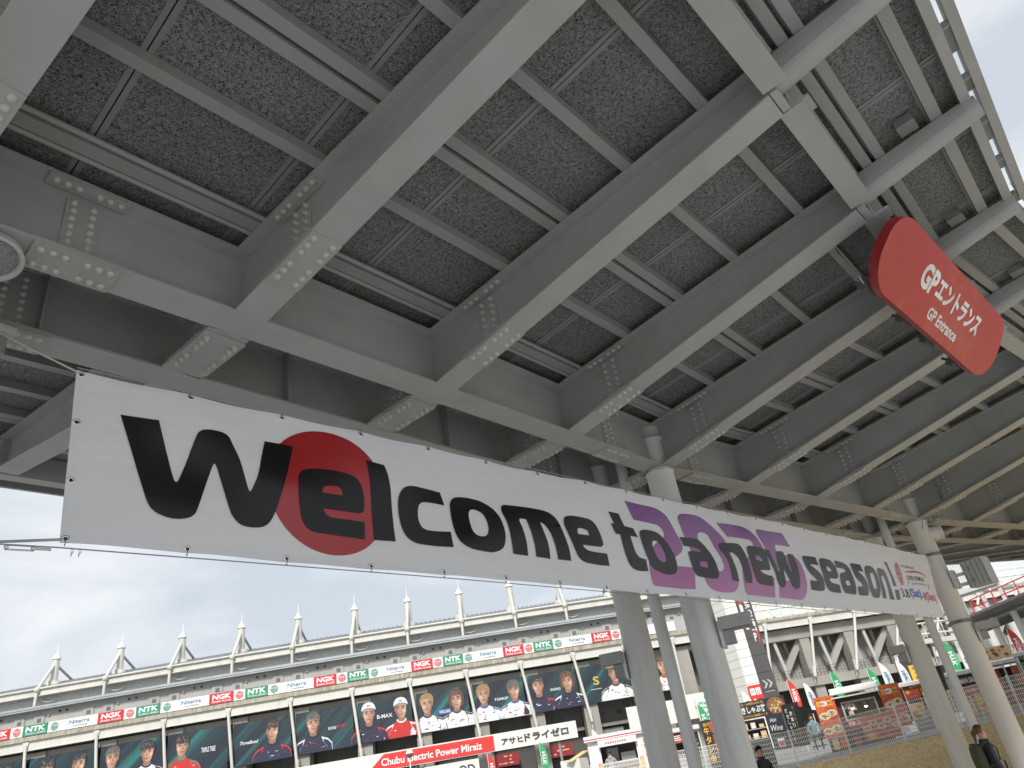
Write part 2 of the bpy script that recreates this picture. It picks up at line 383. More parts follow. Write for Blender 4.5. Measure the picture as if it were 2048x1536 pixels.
    for s in (-1, 1):
        mb = MB(); q = [raf(k, t, CW+w, 5.235) for t, w in ((-.37, s*.02), (-.37, s*.18), (-1.0, s*.18), (-1.0, s*.02))]; mb.hexa([p-V((0, 0, .013)) for p in q]+q); part('splice_plate', mb, steel, o2)
        mb = MB()
        q = [raf(k, t, CW+w, 5.26) for t, w in ((-.55, s*.0075), (-.55, s*.017), (-.83, s*.017), (-.83, s*.0075))]; mb.hexa(q+[p+V((0, 0, .5)) for p in q]); part('splice_plate', mb, steel, o2)
    sink = []; nr = 0 <= k <= 6
    for w in (-.125, .125):
        for t in (-.44, -.52, -.60, -.76, -.84, -.92): bolts(o2, NUT, frame(raf(k, t, CW+w+(.0 if w < 0 else 0), 5.1815), r, node(k)[1]) @ Matrix.Rotation(math.radians(random.uniform(0, 60)), 4, 'Z'), [(0, 0)], nr, 'nut', sink)
    for t in (-.6, -.66, -.74, -.8):
        for j in range(6): bolts(o2, NUT, frame(raf(k, t, CW-.018, 5.3+j*.08), (0, 0, 1), -node(k)[1]), [(0, 0)], False, 'nut', sink)
    sink_build('bolts', sink, o2)
    # far rafter
    mb = MB(); isect(mb, [(raf(k, t, CW, zb(t)), raf(k, t, CW, zt(t)), r) for t in (-1.39, -3, -5.35)], W_F, W_F, .02, .014)
    prof = []
    for t, zz in ((-5.35, 0), (-6.6, .1)):
        prof.append([raf(k, t, CW+x, z) for x, z in ((-.1, zt(t)-.01), (-.1, zb(t)+.16+zz), (-.05, zb(t)+.1+zz), (.05, zb(t)+.1+zz), (.1, zb(t)+.16+zz), (.1, zt(t)-.01))])
    n = 6; vs = [p for q in prof for p in q]; mb.add(vs, [(j, (j+1) % n, n+(j+1) % n, n+j) for j in range(n)]+[tuple(range(n)), tuple(range(2*n-1, n-1, -1))])
    o3 = part('rafter', mb, steel, canopy)
    sp = MB()
    for t0, t1 in ((-1.85, -2.4),):
        q = [raf(k, t, CW+w, zb(t)-.001) for t, w in ((t0, -.138), (t0, .138), (t1, .138), (t1, -.138))]; sp.hexa([p-V((0, 0, .014)) for p in q]+q)
    part('splice_plate', sp, steel, o3)
    sink = []
    for w in (-.085, .085):
        for t in (-1.9, -1.98, -2.06, -2.2, -2.28, -2.36): bolts(o3, BOLT, frame(raf(k, t, CW+w, zb(t)-.0145), r, node(k)[1]), [(0, 0)], False, sink=sink)
    sink_build('bolts', sink, o3)
    # ledger clips
K0, K1 = -1, 16
for k in range(K0, K1): rafter(k)

GO = ((0.1515, 1), (1.2355, 2))
def gp(k, o): return raf(k, -o, CW, 5.2)
def girder(ka, kb, off, which):
    mb = MB(); a, b = gp(ka, off), gp(kb, off); d = (b-a).normalized(); r = V((-d.y, d.x, 0)); z = V((0, 0, .67))
    a2, b2 = a+d*.02, b-d*.02
    isect(mb, [(a2, a2+z, r), (b2, b2+z, r)], .303, .303, .022, .014)
    # stiffener ribs beside each cross beam
    L = (b-a).length
    for i in range(4):
        for s in ((1,) if which == 1 else (-1,)):
            c = a+d*(L*(i+.5)/4); mb.box(c+r*s*.065+V((0, 0, .335)), d*.006, r*.055, (0, 0, .3))
    o = part('girder', mb, steel, canopy)
    sink = []
    def bx(*A): sp = MB(); sp.box(*A); part('splice_plate', sp, steel, o)
    for c in (.9, L-1.17):
        near = which == 1 and ka == 0
        C = a+d*c
        bx(C+V((0, 0, -.009)), d*.275, r*.148, (0, 0, .008))
        for s in (-1, 1):
            bx(C+r*s*.087+V((0, 0, .03)), d*.275, r*.06, (0, 0, .0075)); bx(C+r*s*.087+V((0, 0, .64)), d*.275, r*.06, (0, 0, .0075))
            bx(C+r*s*.013+V((0, 0, .335)), d*.115, r*.0055, (0, 0, .25))
            for x in (-.235, -.16, -.085, .055, .13, .205):
                bolts(o, BOLT, frame(C+d*(x+.015)+r*s*.088+V((0, 0, -.0172)), d, -r), [(0, 0)], near, sink=sink)
                bolts(o, BOLT, frame(C+d*(x+.015)+r*s*.088+V((0, 0, .6322)), d, -r), [(0, 0)], near and s < 0, sink=sink)
            for x in (-.065, .065):
                for j in range(7): bolts(o, BOLT if s < 0 else NUT, frame(C+d*x+r*s*.0187+V((0, 0, .115+j*.0733)), d if s > 0 else d, (0, 0, 1)) @ (Matrix.Rotation(math.pi, 4, 'X') if s > 0 else Matrix.Identity(4)), [(0, 0)], near and s < 0, sink=sink)
    sink_build('bolts', sink, o)
for ka in range(-4, 16, 4):
    for off, w in GO: girder(ka, ka+4, off, w)

# columns with the thickened neck, down pipe between them
def column(k, off, extra=False):
    c = gp(k, off); c.z = 0; R = .197
    mb = MB(); mb.lathe(c, (0, 0, 1), [(R, -.5), (R, 5.13), (R+.012, 5.135), (R+.012, 5.16), (R-.01, 5.165)], 32)
    mb.lathe(c, (0, 0, 1), [(.165, 5.165), (.165, 5.62), (.205, 5.64), (.205, 5.665), (.165, 5.69), (.165, 5.87)], 28)
    mb.lathe(c, (0, 0, 1), [(R+.11, -.42), (R+.11, -.37), (R+.01, -.365)], 28)
    return part('column', mb, colm, canopy)
for k in (0, 4, 8, 12):
    for off, w in GO: column(k, off)
    c = (gp(k, .15)+gp(k, 1.235))/2; d = node(k)[1]; r = node(k)[2]; c += r*-.12; c.z = 0; mb = MB()
    if k == 8:
        mb.tube(c-V((0, 0, .5)), c+V((0, 0, 4.45)), .085, n=16); mb.tube(c+V((0, 0, 4.45)), c+V((0, 0, 4.75))-r*.22, .085, n=16); mb.tube(c+V((0, 0, 4.75))-r*.22, c-r*.22+V((0, 0, 5.8)), .085, n=16)
    else: mb.tube(c-V((0, 0, .5)), c+V((0, 0, 5.9)), .085, n=16)
    part('down_pipe', mb, colm, canopy)

# segment frames for purlins and boards
SEGS = []
for ka in range(-4, 16, 4):
    a, b = gp(ka, 0), gp(ka+4, 0); d = (b-a).normalized(); SEGS.append((a, d, V((d.y, -d.x, 0)), (b-a).length, ka))
def lim(seg, t):
    """x limits of a segment at distance t, along the bisecting rafters"""
    a, d, n, L, ka = seg
    out = []
    for k in (ka, ka+4):
        dd = node(k)[1]; p = raf(k, 0, CW, 5.2); f = t/dd.dot(n); out.append((p+dd*f-a).dot(d))
    return out
def SP(seg, x, t, z): a, d, n, L, ka = seg; p = a+d*x+n*t; return V((p.x, p.y, z))
PUR = [(.27, .12), (1.1, .1), (1.75, .1), (1.885, .1), (2.61, .1), (3.39, .1), (4.11, .09), (4.24, .09), (4.77, .1)]
FAR = [(-2.2, .1), (-3.0, .1), (-3.8, .1), (-4.6, .1), (-4.74, .1), (-5.5, .1), (-6.2, .1)]
def strip_hexa(mb, seg, t, w, z0, h, sl=None):
    q = []
    for tt in (t-w/2, t+w/2):
        l = lim(seg, tt); q.append((l[0]+.003, l[1]-.003, tt))
    P = []
    for zz in (0, h): P += [SP(seg, q[0][0], q[0][2], z0+zz), SP(seg, q[0][1], q[0][2], z0+zz), SP(seg, q[1][1], q[1][2], z0+zz), SP(seg, q[1][0], q[1][2], z0+zz)]
    mb.hexa([P[3], P[2], P[1], P[0], P[7], P[6], P[5], P[4]])
for seg in SEGS:
    for t, w in PUR+FAR:
        mb = MB(); strip_hexa(mb, seg, t, w, zt(t)+.004, .098)
        strip_hexa(mb, seg, t-w/2-.012, .02, zt(t)+.085, .016)
        part('purlin', mb, steel2, canopy)
    for t in (.172, .368):
        mb = MB(); l = lim(seg, t); z = zt(t)+.022
        mb.tube(SP(seg, l[0], t, z), SP(seg, l[1], t, z), .024, n=12); part('conduit', mb, steel2, canopy)
    # boards
    ts = [-6.95, -6.2, -5.5, -4.67, -3.8, -3.0, -2.2, -1.3, -.5, .27, 1.1, 1.818, 2.61, 3.39, 4.175, 4.77, 5.04]
    pitch = 1.2; off = .75
    tb = MB()
    for i in range(len(ts)-1):
        t0, t1 = ts[i], ts[i+1]; l0, l1 = lim(seg, t0), lim(seg, t1)
        lo, hi = min(l0[0], l1[0]), max(l0[1], l1[1])
        xs = [off+pitch*j for j in range(-3, 12)]
        if seg[4] == 0: xs = [x for x in xs]
        cuts = [None]+[x for x in xs if lo+.15 < x < hi-.15]+[None]
        for j in range(len(cuts)-1):
            xa0, xa1 = (l0[0], l1[0]) if cuts[j] is None else (cuts[j], cuts[j]); xb0, xb1 = (l0[1], l1[1]) if cuts[j+1] is None else (cuts[j+1], cuts[j+1])
            g = .004; za, zc = zt(t0)+.104, zt(t1)+.104; m_ = MB(); h = random.uniform(0, .0015)
            P = [SP(seg, xa0+g, t0+g, za+h), SP(seg, xb0-g, t0+g, za+h), SP(seg, xb1-g, t1-g, zc+h), SP(seg, xa1+g, t1-g, zc+h)]
            T_ = [p+V((0, 0, .035)) for p in P]; m_.hexa([P[3], P[2], P[1], P[0], T_[3], T_[2], T_[1], T_[0]])
            part('ceiling_board', m_, board, canopy)
            if cuts[j+1] is not None:
                for dx in (-.024, .024):
                    x = cuts[j+1]+dx
                    P = [SP(seg, x-.019, t0+.05, za-.006), SP(seg, x+.019, t0+.05, za-.006), SP(seg, x+.019, t1-.05, zc-.006), SP(seg, x-.019, t1-.05, zc-.006)]
                    T_ = [p+V((0, 0, .005)) for p in P]; tb.hexa([P[3], P[2], P[1], P[0], T_[3], T_[2], T_[1], T_[0]])
    part('joint_strips', tb, jstrip, canopy, kind='stuff')
    # roof sheet above: unseen top cover, added to block light over the boards
    mb = MB()
    for t0, t1 in ((-7.02, -1.37), (-1.37, 0), (0, 5.05)):
        l0, l1 = lim(seg, t0), lim(seg, t1); P = [SP(seg, l0[0], t0, zt(t0)+.16), SP(seg, l0[1], t0, zt(t0)+.16), SP(seg, l1[1], t1, zt(t1)+.16), SP(seg, l1[0], t1, zt(t1)+.16)]
        T_ = [p+V((0, 0, .05)) for p in P]; mb.hexa([P[3], P[2], P[1], P[0], T_[3], T_[2], T_[1], T_[0]])
    part('roof_sheet', mb, steel2, canopy)
    # near eave: edge channel, slotted plate, gutter lip
    mb = MB(); z = zt(5)
    strip_hexa(mb, seg, 5.015, .085, z-.03, .16); part('edge_channel', mb, steel, canopy)
    mb = MB(); strip_hexa(mb, seg, 5.146, .055, z-.02, .2); strip_hexa(mb, seg, 5.19, .03, z+.03, .17)
    l = lim(seg, 5.12); x = l[0]; i = 0
    o = part('gutter_lip', mb, steel, canopy)
    x = 5.0-gp(0, 0).x if seg[4] == 0 else .3
    x = x % .66; 
    while x < l[1]-.3:
        gb = MB(); ln = (.26, .40)[i % 2]; q = [SP(seg, x, 5.058, z+.05), SP(seg, x+ln, 5.058, z+.05), SP(seg, x+ln, 5.118, z+.05), SP(seg, x, 5.118, z+.05)]; gb.hexa([q[3], q[2], q[1], q[0]]+[p+V((0, 0, .012)) for p in (q[3], q[2], q[1], q[0])])
        q = [SP(seg, x, 5.058, z-.01), SP(seg, x+.012, 5.058, z-.01), SP(seg, x+.012, 5.118, z-.01), SP(seg, x, 5.118, z-.01)]; gb.hexa([q[3], q[2], q[1], q[0]]+[p+V((0, 0, .058)) for p in (q[3], q[2], q[1], q[0])])
        x += ln+(.46, .32)[i % 2]; i += 1; part('gutter_bracket', gb, steel, canopy)
    # far eave: trim beam and fascia
    mb = MB(); strip_hexa(mb, seg, -5.45, .16, zb(-5.35)-.01, .3); part('edge_beam', mb, steel, canopy)
    mb = MB(); strip_hexa(mb, seg, -6.75, .12, zt(-6.7)-.1, .2); strip_hexa(mb, seg, -6.98, .05, zt(-6.9)-.16, .34); part('fascia', mb, steel2, canopy)
# near longitudinal beams between the rafters, with their small side pieces
for k in range(K0, K1-1):
    a = raf(k, 3.93, CW+.155, 5.832); b = raf(k+1, 3.93, CW-.155, 5.832); mb = MB(); d = (b-a).normalized(); n = V((d.y, -d.x, 0))
    mb.box((a+b)/2+V((0, 0, .008)), d*(b-a).length/2, n*.1, (0, 0, .008)); mb.box((a+b)/2+V((0, 0, .17)), d*(b-a).length/2, n*.006, (0, 0, .152)); mb.box((a+b)/2+V((0, 0, .33)), d*(b-a).length/2, n*.09, (0, 0, .007))
    o = part('edge_beam', mb, steel, canopy)
    mb = MB(); c = raf(k, 3.94, CW+.14+.1, 5.86); mb.box(c+n*.02, d*.09, n*.12, (0, 0, .012)); part('connection_plate', mb, steel, o)
for k in range(1, 9):
    mb = MB(); c = raf(k, 4.55, CW-.24, zt(4.5)+.05); mb.box(c, node(k)[2]*.085, node(k)[1]*.08, (0, 0, .045)); part('junction_box', mb, mat('box_grey', (.2, .2, .19), .6), canopy)

# ------------------------------------------------------------------ the long banner
TLb, BLb, TRb, BRb = V((1.243, 4.579, 4.396)), V((1.301, 4.563, 3.217)), V((15.894, 3.135, 4.233)), V((15.861, 3.295, 3.054))
LB, HB = 14.722, 1.18
def wav(x, y):
    c = math.exp(-((x-.9)**2)/.9)*math.sin((x*1.3-(HB-y)*2.6)*3.0)*.006
    r = math.exp(-((x-13.6)**2)/.5)*math.sin((x*1.5+(HB-y)*2.4)*4)*.006
    return .014*math.sin(x*.55+y*1.7)+.006*math.sin(x*3.1-y*6.5)+.010*math.sin(x*1.9-y*3.1+1)+.0025*math.sin(x*4.4+y*5.0)+.0035*math.exp(-y*5)*math.sin(x*9)+c+r+.004*math.exp(-(HB-y)*7)*math.cos(x*2*math.pi/.7)+.004*math.exp(-y*7)*math.cos(x*2*math.pi/.7)
def BP(x, y, off=0):
    s, t = x/LB, y/HB
    p = (TLb*(1-s)+TRb*s)*t+(BLb*(1-s)+BRb*s)*(1-t)
    n = V((-.098, -.995, 0)); p = p+n*(off+wav(x, y)); p.z -= .020*math.sin(math.pi*((x/.70) % 1))*(t-.5)*.9
    return p
ban = empty('banner', BP(0, 0), label='long white banner reading Welcome to a new season! strung between the canopy columns', cat='banner')
def vinyl():
    m = bpy.data.materials.new('white_vinyl'); m.use_nodes = True; t = m.node_tree; b = t.nodes['Principled BSDF']; o = t.nodes['Material Output']
    b.inputs['Base Color'].default_value = (.89, .89, .90, 1); b.inputs['Roughness'].default_value = .33
    tl = N(t, 'ShaderNodeBsdfTranslucent'); tl.inputs[0].default_value = (.88, .88, .9, 1); mxs = N(t, 'ShaderNodeMixShader'); mxs.inputs[0].default_value = .5
    tcn = N(t, 'ShaderNodeTexCoord'); mp_ = N(t, 'ShaderNodeMapping'); mp_.inputs[2].default_value = (0, math.radians(28), 0); mp_.inputs[3].default_value = (.8, 1, 4.2)
    n = N(t, 'ShaderNodeTexNoise'); n.inputs['Scale'].default_value = 1.1; n.inputs['Detail'].default_value = 5; bp = N(t, 'ShaderNodeBump'); bp.inputs['Strength'].default_value = .55; bp.inputs['Distance'].default_value = .04
    t.links.new(tcn.outputs['Object'], mp_.inputs[0]); t.links.new(mp_.outputs[0], n.inputs['Vector']); t.links.new(n.outputs['Fac'], bp.inputs['Height']); t.links.new(bp.outputs[0], b.inputs['Normal'])
    t.links.new(b.outputs[0], mxs.inputs[1]); t.links.new(tl.outputs[0], mxs.inputs[2]); t.links.new(mxs.outputs[0], o.inputs['Surface'])
    return m
vin = vinyl()
ink = mat('black_print', (.012, .011, .011), .2, .1, 2, spec=.3); redp = mat('red_print', (.36, .018, .022), .2, .06, 2, spec=.6); redt = mat('dark_red_print', (.45, .02, .03), .4)
bluep = mat('blue_print', (.03, .08, .45), .4)
def purple():
    m = bpy.data.materials.new('purple_print'); m.use_nodes = True; t = m.node_tree; b = t.nodes['Principled BSDF']; b.inputs['Roughness'].default_value = .2
    g = N(t, 'ShaderNodeTexCoord'); s = N(t, 'ShaderNodeSeparateXYZ'); r = N(t, 'ShaderNodeMapRange'); r.inputs[1].default_value = 3.1; r.inputs[2].default_value = 4.35
    c = N(t, 'ShaderNodeValToRGB'); c.color_ramp.elements[0].color = (.40, .12, .30, 1); c.color_ramp.elements[1].color = (.125, .03, .19, 1); c.color_ramp.elements[0].position = .05; c.color_ramp.elements[1].position = .95
    t.links.new(g.outputs['Object'], s.inputs[0]); t.links.new(s.outputs['Z'], r.inputs[0]); t.links.new(r.outputs[0], c.inputs[0]); t.links.new(c.outputs[0], b.inputs['Base Color']); return m
purp = purple()
mb = MB(); nx, ny = 294, 16
for j in range(ny+1):
    for i in range(nx+1): mb.v.append(tuple(BP(LB*i/nx, HB*j/ny)))
mb.add([], [])
for j in range(ny):
    for i in range(nx): o = j*(nx+1)+i; mb.f.append((o, o+1, o+nx+2, o+nx+1)); mb.m.append(0); mb.sm.append(True)
part('sheet', mb, vin, ban)
# hems: a slightly thicker welded strip round the edge
mb = MB()
def ribbon(p, w):
    n = 120
    for i in range(n):
        (x0, y0), (x1, y1) = p(i/n), p((i+1)/n)
        dx, dy = x1-x0, y1-y0; l = math.hypot(dx, dy); a, b = -dy/l*w, dx/l*w
        mb.add([BP(x0, y0, .0022), BP(x1, y1, .0022), BP(x1+a, y1+b, .0022), BP(x0+a, y0+b, .0022)], [(0, 1, 2, 3)], 0, True)
ribbon(lambda t: (LB*t, .001), .05); ribbon(lambda t: (LB*(1-t), HB-.001), .05); ribbon(lambda t: (.001, HB*(1-t)), .05); ribbon(lambda t: (LB-.001, HB*t), .05)
part('hem', mb, vin, ban)
def printed(name, loops, off, m):
    """a printed shape that lies on the waving sheet"""
    L3 = [[V((x, y, 0)) for x, y in l] for l in loops]; flatv = [p for l in L3 for p in l]
    bm = bmesh.new(); vs = [bm.verts.new(p) for p in flatv]
    for tri in tessellate_polygon(L3):
        A, B, C_ = [flatv[i] for i in tri]
        if abs((B-A).cross(C_-A).z) < 1e-9: continue
        t3 = tri if (B-A).cross(C_-A).z > 0 else tri[::-1]
        try: bm.faces.new([vs[i] for i in t3])
        except ValueError: pass
    xs = [p.x for p in flatv]; ys = [p.y for p in flatv]
    k = math.ceil(min(xs)/.1)
    while k*.1 < max(xs): bmesh.ops.bisect_plane(bm, geom=bm.verts[:]+bm.edges[:]+bm.faces[:], plane_co=(k*.1, 0, 0), plane_no=(1, 0, 0)); k += 1
    k = math.ceil(min(ys)/.1475)
    while k*.1475 < max(ys): bmesh.ops.bisect_plane(bm, geom=bm.verts[:]+bm.edges[:]+bm.faces[:], plane_co=(0, k*.1475, 0), plane_no=(0, 1, 0)); k += 1
    for v in bm.verts: v.co = BP(v.co.x, v.co.y, off)
    for f in bm.faces: f.smooth = True
    me = bpy.data.meshes.new(name); bm.to_mesh(me); bm.free(); me.materials.append(m)
    return part(name, me, None, ban)
GLY = '''
w|c279,915 c520,923 582,685 632,498 647,483 660,497 706,625 776,863 811,906 871,923 953,922 1001,899 1031,839 1084,720 1142,502 1155,486 1168,506 1214,624 1244,769 c1278,917 c1508,919 1480,810 1429,625 1343,361 1300,277 1253,236 1190,219 1107,220 1056,245 1013,305 968,462 917,640 901,663 887,635 847,505 779,287 743,243 669,220 596,221 522,246 480,288 448,369 364,646
e|1538,674 1555,708 1596,737 1691,761 1851,772 1964,764 2040,741 2084,689 2107,599 2106,494 2089,458 c2051,444 c1734,436 1753,395 1795,375 1856,374 c2102,380 c2095,238 1722,239 1640,246 1583,277 1549,338 1532,454 1530,574;c1729,563 1738,604 1769,627 1848,639 1898,627 1913,595 c1909,568
l|c2150,914 c2328,905 2357,827 2375,708 2376,517 c2383,244 c2181,239 2177,492 2176,703 2167,820
c|c2913,753 c2946,636 2727,635 2669,608 2644,546 2639,464 2669,398 2738,378 c2965,389 c2967,247 2646,244 2552,260 2488,310 2452,397 2439,521 2452,638 2503,721 2581,761 2679,765
o|3013,666 3056,721 3134,744 3243,750 3384,734 3508,680 3581,600 3610,501 3607,400 3563,308 3477,261 3380,242 3195,250 3092,282 3031,342 3005,447 3002,567;3208,580 3231,626 3279,641 3356,623 3399,578 3416,505 3406,441 3373,398 3316,384 3255,395 3220,434 3207,506
m|3623,708 3646,730 3698,740 3941,749 4175,745 4283,724 4368,666 4425,550 4465,391 c4459,250 c4270,251 4268,386 4232,516 4170,589 c4106,613 4134,532 4169,403 c4162,249 c3973,251 3977,372 3953,513 c3920,618 3845,618 3825,596 3856,502 3873,375 c3865,249 c3672,253 3675,419 3659,558 3620,656
e|4469,678 4491,715 4573,742 4693,749 4874,740 4950,705 5000,639 5031,528 5027,478 c4983,449 c4694,444 4722,408 4778,388 c5058,382 c5058,249 4723,251 4628,271 4578,320 4541,439 4493,557 4466,622;4661,603 4691,623 4771,621 4818,606 c4830,558 c4659,555
t|c5230,876 c5409,874 c5465,735 c5620,724 c5675,627 c5535,627 5553,490 5584,421 5642,390 c5737,381 c5734,248 5542,242 5448,268 5400,334 5369,438 c5356,626 c5279,627 c5234,742 c5291,741
o|5720,683 5778,724 5888,738 6044,730 6153,684 6268,581 6332,473 6335,372 6291,288 6209,249 6076,239 5925,261 5821,308 5770,413 5728,555;5925,586 5956,616 6016,620 6095,577 6143,494 6151,433 6127,393 6063,378 6000,401 5954,453 5929,525
a|c6506,720 6759,733 6911,722 7007,664 7110,553 7154,436 7154,330 7123,269 7059,247 6724,249 6666,270 6641,332 6624,498 6625,537 6676,563 c6910,569 6886,599 6813,617 c6568,616;6810,422 6840,448 c6975,451 c6969,380 6851,376 6806,390
n|7335,681 7373,726 7442,737 7730,751 7825,735 7897,649 7953,484 c7974,332 c7942,247 c7770,247 7770,401 7730,537 7632,612 c7514,613 7564,523 7604,389 c7603,246 c7442,252 7460,433 7421,566 7350,642
e|7985,714 8035,744 8169,753 8356,748 8451,713 8503,600 8518,484 c8488,456 c8233,442 8263,401 8351,386 c8528,384 c8493,248 8216,247 8107,271 8059,352 8009,531 7977,656;8160,601 8203,630 8283,628 8320,599 c8317,563 c8165,565
w|c8433,736 c8585,737 8645,641 8746,472 8778,467 8788,504 8775,682 8779,727 8890,752 9002,739 9071,556 9108,468 9136,485 9122,605 c9119,737 c9277,740 9327,590 9313,437 9270,313 9209,257 9113,242 9040,277 8975,399 8915,499 8894,483 8881,349 8834,272 8764,242 8694,242 8643,290 8624,448 8540,588 8468,685
s|9537,723 9593,745 c9954,752 c9984,630 9760,630 9719,618 9809,585 9965,516 10024,439 10016,336 9981,277 9908,250 c9572,251 c9602,390 9810,389 9798,413 9650,494 9574,579
e|10051,719 10125,749 10251,756 10416,737 10530,663 10572,546 10521,472 c10455,465 c10245,454 10251,408 10316,389 c10522,375 c10502,248 10196,249 10114,279 10058,361 10053,499 10029,625;10232,626 10289,633 10361,602 c10380,565 c10248,565
a|c10546,745 10800,738 10942,706 11033,627 11077,459 11062,325 11014,257 10933,244 10675,251 10614,283 10595,394 10626,526 10682,560 c10851,584 10847,626 10775,639 c10565,641;c10773,446 10889,448 c10901,382 10769,381
s|11090,724 11166,748 c11470,749 c11507,630 11308,632 11439,569 11534,488 11556,377 11497,275 11396,246 c11110,250 c11138,384 11324,389 11310,437 11182,503 11125,597
o|11610,707 11696,747 11858,751 11980,708 12063,598 12091,446 12035,328 11931,254 11789,237 11658,259 11599,355 11593,492 11571,603;11758,603 11822,639 11898,619 11931,525 11929,424 11872,376 11793,391 11764,464
n|12096,704 12148,740 12300,742 12414,726 12499,614 12542,433 c12547,316 c12551,239 c12391,242 12412,400 12384,528 12338,603 c12212,621 12225,518 12269,392 c12257,248 c12089,245 12121,397 12116,537
exclamation|c12498,879 c12635,873 12724,722 12794,580 c12806,475 c12666,480 12679,599 12594,766
dot|c12682,415 c12850,417 c12802,244 c12648,243
two|c5573,1044 5903,1044 6102,1038 6236,1003 6343,938 6448,779 6538,645 6530,580 6471,523 6339,461 6220,401 c6127,356 c6681,358 c6569,87 5823,87 5773,114 5768,208 5793,366 5864,482 5986,580 6170,673 6206,715 6178,783 6088,824 c5670,834
zero|6555,950 6584,1000 6669,1033 6851,1046 7075,1032 7284,953 7482,820 7528,741 7577,524 7603,280 7556,183 7461,117 7260,84 7009,93 6887,131 6832,204 6811,319 6707,557 6602,796;6917,776 6963,819 7060,834 7166,802 7237,659 7313,530 7325,423 7284,369 7173,351 7108,473 7052,588 6931,710
two|c7417,1007 7669,1010 8001,1012 8171,972 8324,877 8435,741 8440,682 8292,583 c8083,452 c8579,358 c8458,94 7772,94 7720,125 7722,233 7767,429 7868,534 8046,634 8167,745 8162,803 8069,837 c7596,832
five|8342,983 8401,1009 c9067,1022 c9255,843 8926,839 8809,835 8790,788 c8848,718 8958,705 9260,716 9419,659 9482,525 9492,342 9412,201 9265,112 9135,91 c8576,93 c8684,321 8982,348 9052,375 9055,449 8924,485 c8782,489 8569,591 8475,774 8364,911'''.strip().split('\n')
printed('red_disc', [ell(1.809, .596, .524, .515, 64)], .0045, redp)
gl = []
for line in GLY:
    n, ls = line.split('|'); loops = []
    for l in ls.split(';'):
        pts = []
        for tk in l.split():
            x, y = tk.lstrip('c').split(','); pts.append((int(x)/1000, int(y)/1000, tk[0] == 'c'))
        loops.append(sm(pts, 4))
    gl.append((n, loops))
for i, (n, loops) in enumerate(gl):
    dig = n in ('two', 'zero', 'five')
    printed('purple_digit' if dig else 'printed_letter', loops, .0045+.0004*(i % 2) if dig else .008, purp if dig else ink)
# the event logo and the dates at the right end
def btext(name, s, x, y, w, h, m, bold=.0, shear=0., off=.0045, skew=0):
    mb = MB(); vs, fs = text_geo(s, bold, shear); mb.add([BP(x+a*w+b*h*skew, y+b*h, off) for a, b in vs], fs); return part(name, mb, m, ban)
printed('emblem', [ell(13.11, .72, .125, .205, 40)], .0045, redp)
btext('printed_text', 'NGK', 12.995, .735, .23, .09, vin, .02, 0, .0065)
btext('printed_text', 'SPARK', 13.02, .65, .18, .05, vin, .02, 0, .0065); btext('printed_text', 'PLUGS', 13.03, .59, .16, .045, vin, .02, 0, .0065)
for a in range(0, 360, 24):
    if 200 < a < 340 or a < 160 and a > 20: printed('emblem_ray', [[(13.11+.105*math.cos(math.radians(a-3)), .72+.17*math.sin(math.radians(a-3))), (13.11+.122*math.cos(math.radians(a-3)), .72+.2*math.sin(math.radians(a-3))), (13.11+.122*math.cos(math.radians(a+3)), .72+.2*math.sin(math.radians(a+3))), (13.11+.105*math.cos(math.radians(a+3)), .72+.17*math.sin(math.radians(a+3)))]], .0065, vin)
btext('printed_text', 'NGK SPARK PLUGS', 13.30, .85, .6, .045, ink, .01, 0)
btext('printed_text', 'SUPER FORMULA', 13.42, .63, .76, .085, ink, .02, .0, skew=.15)
btext('printed_text', '2025 SUPER FORMULA Rd.1 & 2', 13.55, .555, .66, .035, ink, .0, 0); btext('printed_text', 'F', 13.42, .55, .05, .05, ink, .02)
arc = [(13.40+1.0*i/14, .775+.055*math.sin(i/14*2.2)-.09*(i/14)**4) for i in range(15)]
printed('logo_swoosh', [arc+[(x, y-.012-.022*math.sin(math.pi*i/14)) for i, (x, y) in reversed(list(enumerate(arc)))]], .0045, redt)
printed('logo_swoosh', [[(14.34, .60), (14.37, .61), (14.33, .51), (14.29, .48)]], .0045, redt)
btext('printed_text', '3.8', 12.95, .30, .32, .155, ink, .03); btext('printed_text', '(Sat)', 13.32, .275, .50, .2, bluep, .03); btext('printed_text', '-9', 13.84, .285, .22, .15, ink, .03); btext('printed_text', '(Sun)', 14.07, .25, .50, .2, redt, .03)
# eyelets
em = MB(); em.lathe((0, 0, 0), (0, 0, 1), [(.011, .001), (.0125, .0045), (.021, .0045), (.0225, .0005)], 14)
EY = em.mesh('eyelet', metal); eh = MB(); eh.lathe((0, 0, 0), (0, 0, 1), [(.0108, .0008), (.0108, .0012)], 12); EH = eh.mesh('eyelet_hole', darkgap)
tie = MB(); tie.path([(0, 0, .004), (0, .02, .012), (0, .045, .0), (0, .03, -.02)], .0025, 5); TIE = tie.mesh('cable_tie', mat('tie', (.25, .25, .24), .5))
pts_ = [(.028+.7*i, HB-.026) for i in range(21)]+[(LB-.03, HB-.026)]+[(.028+.7*i, .026) for i in range(21)]+[(LB-.03, .026), (.028, .8), (.028, .4), (LB-.03, .8), (LB-.03, .4)]
for x, y in pts_:
    fr = frame(BP(x, y, .003), BP(x+.02, y)-BP(x-.02, y), BP(x, min(HB, y+.02))-BP(x, max(0, y-.02)))
    inst('eyelet', EY, fr, ban); inst('eyelet_hole', EH, fr, ban)
    if abs(y-HB/2) > .4: inst('cable_tie', TIE, fr @ Matrix.Rotation(0 if y > .5 else math.pi, 4, 'Z'), ban)
rope = mat('cream_rope', (.62, .60, .52), .8); wire = mat('steel_wire', (.38, .38, .37), .4, metal=.8)
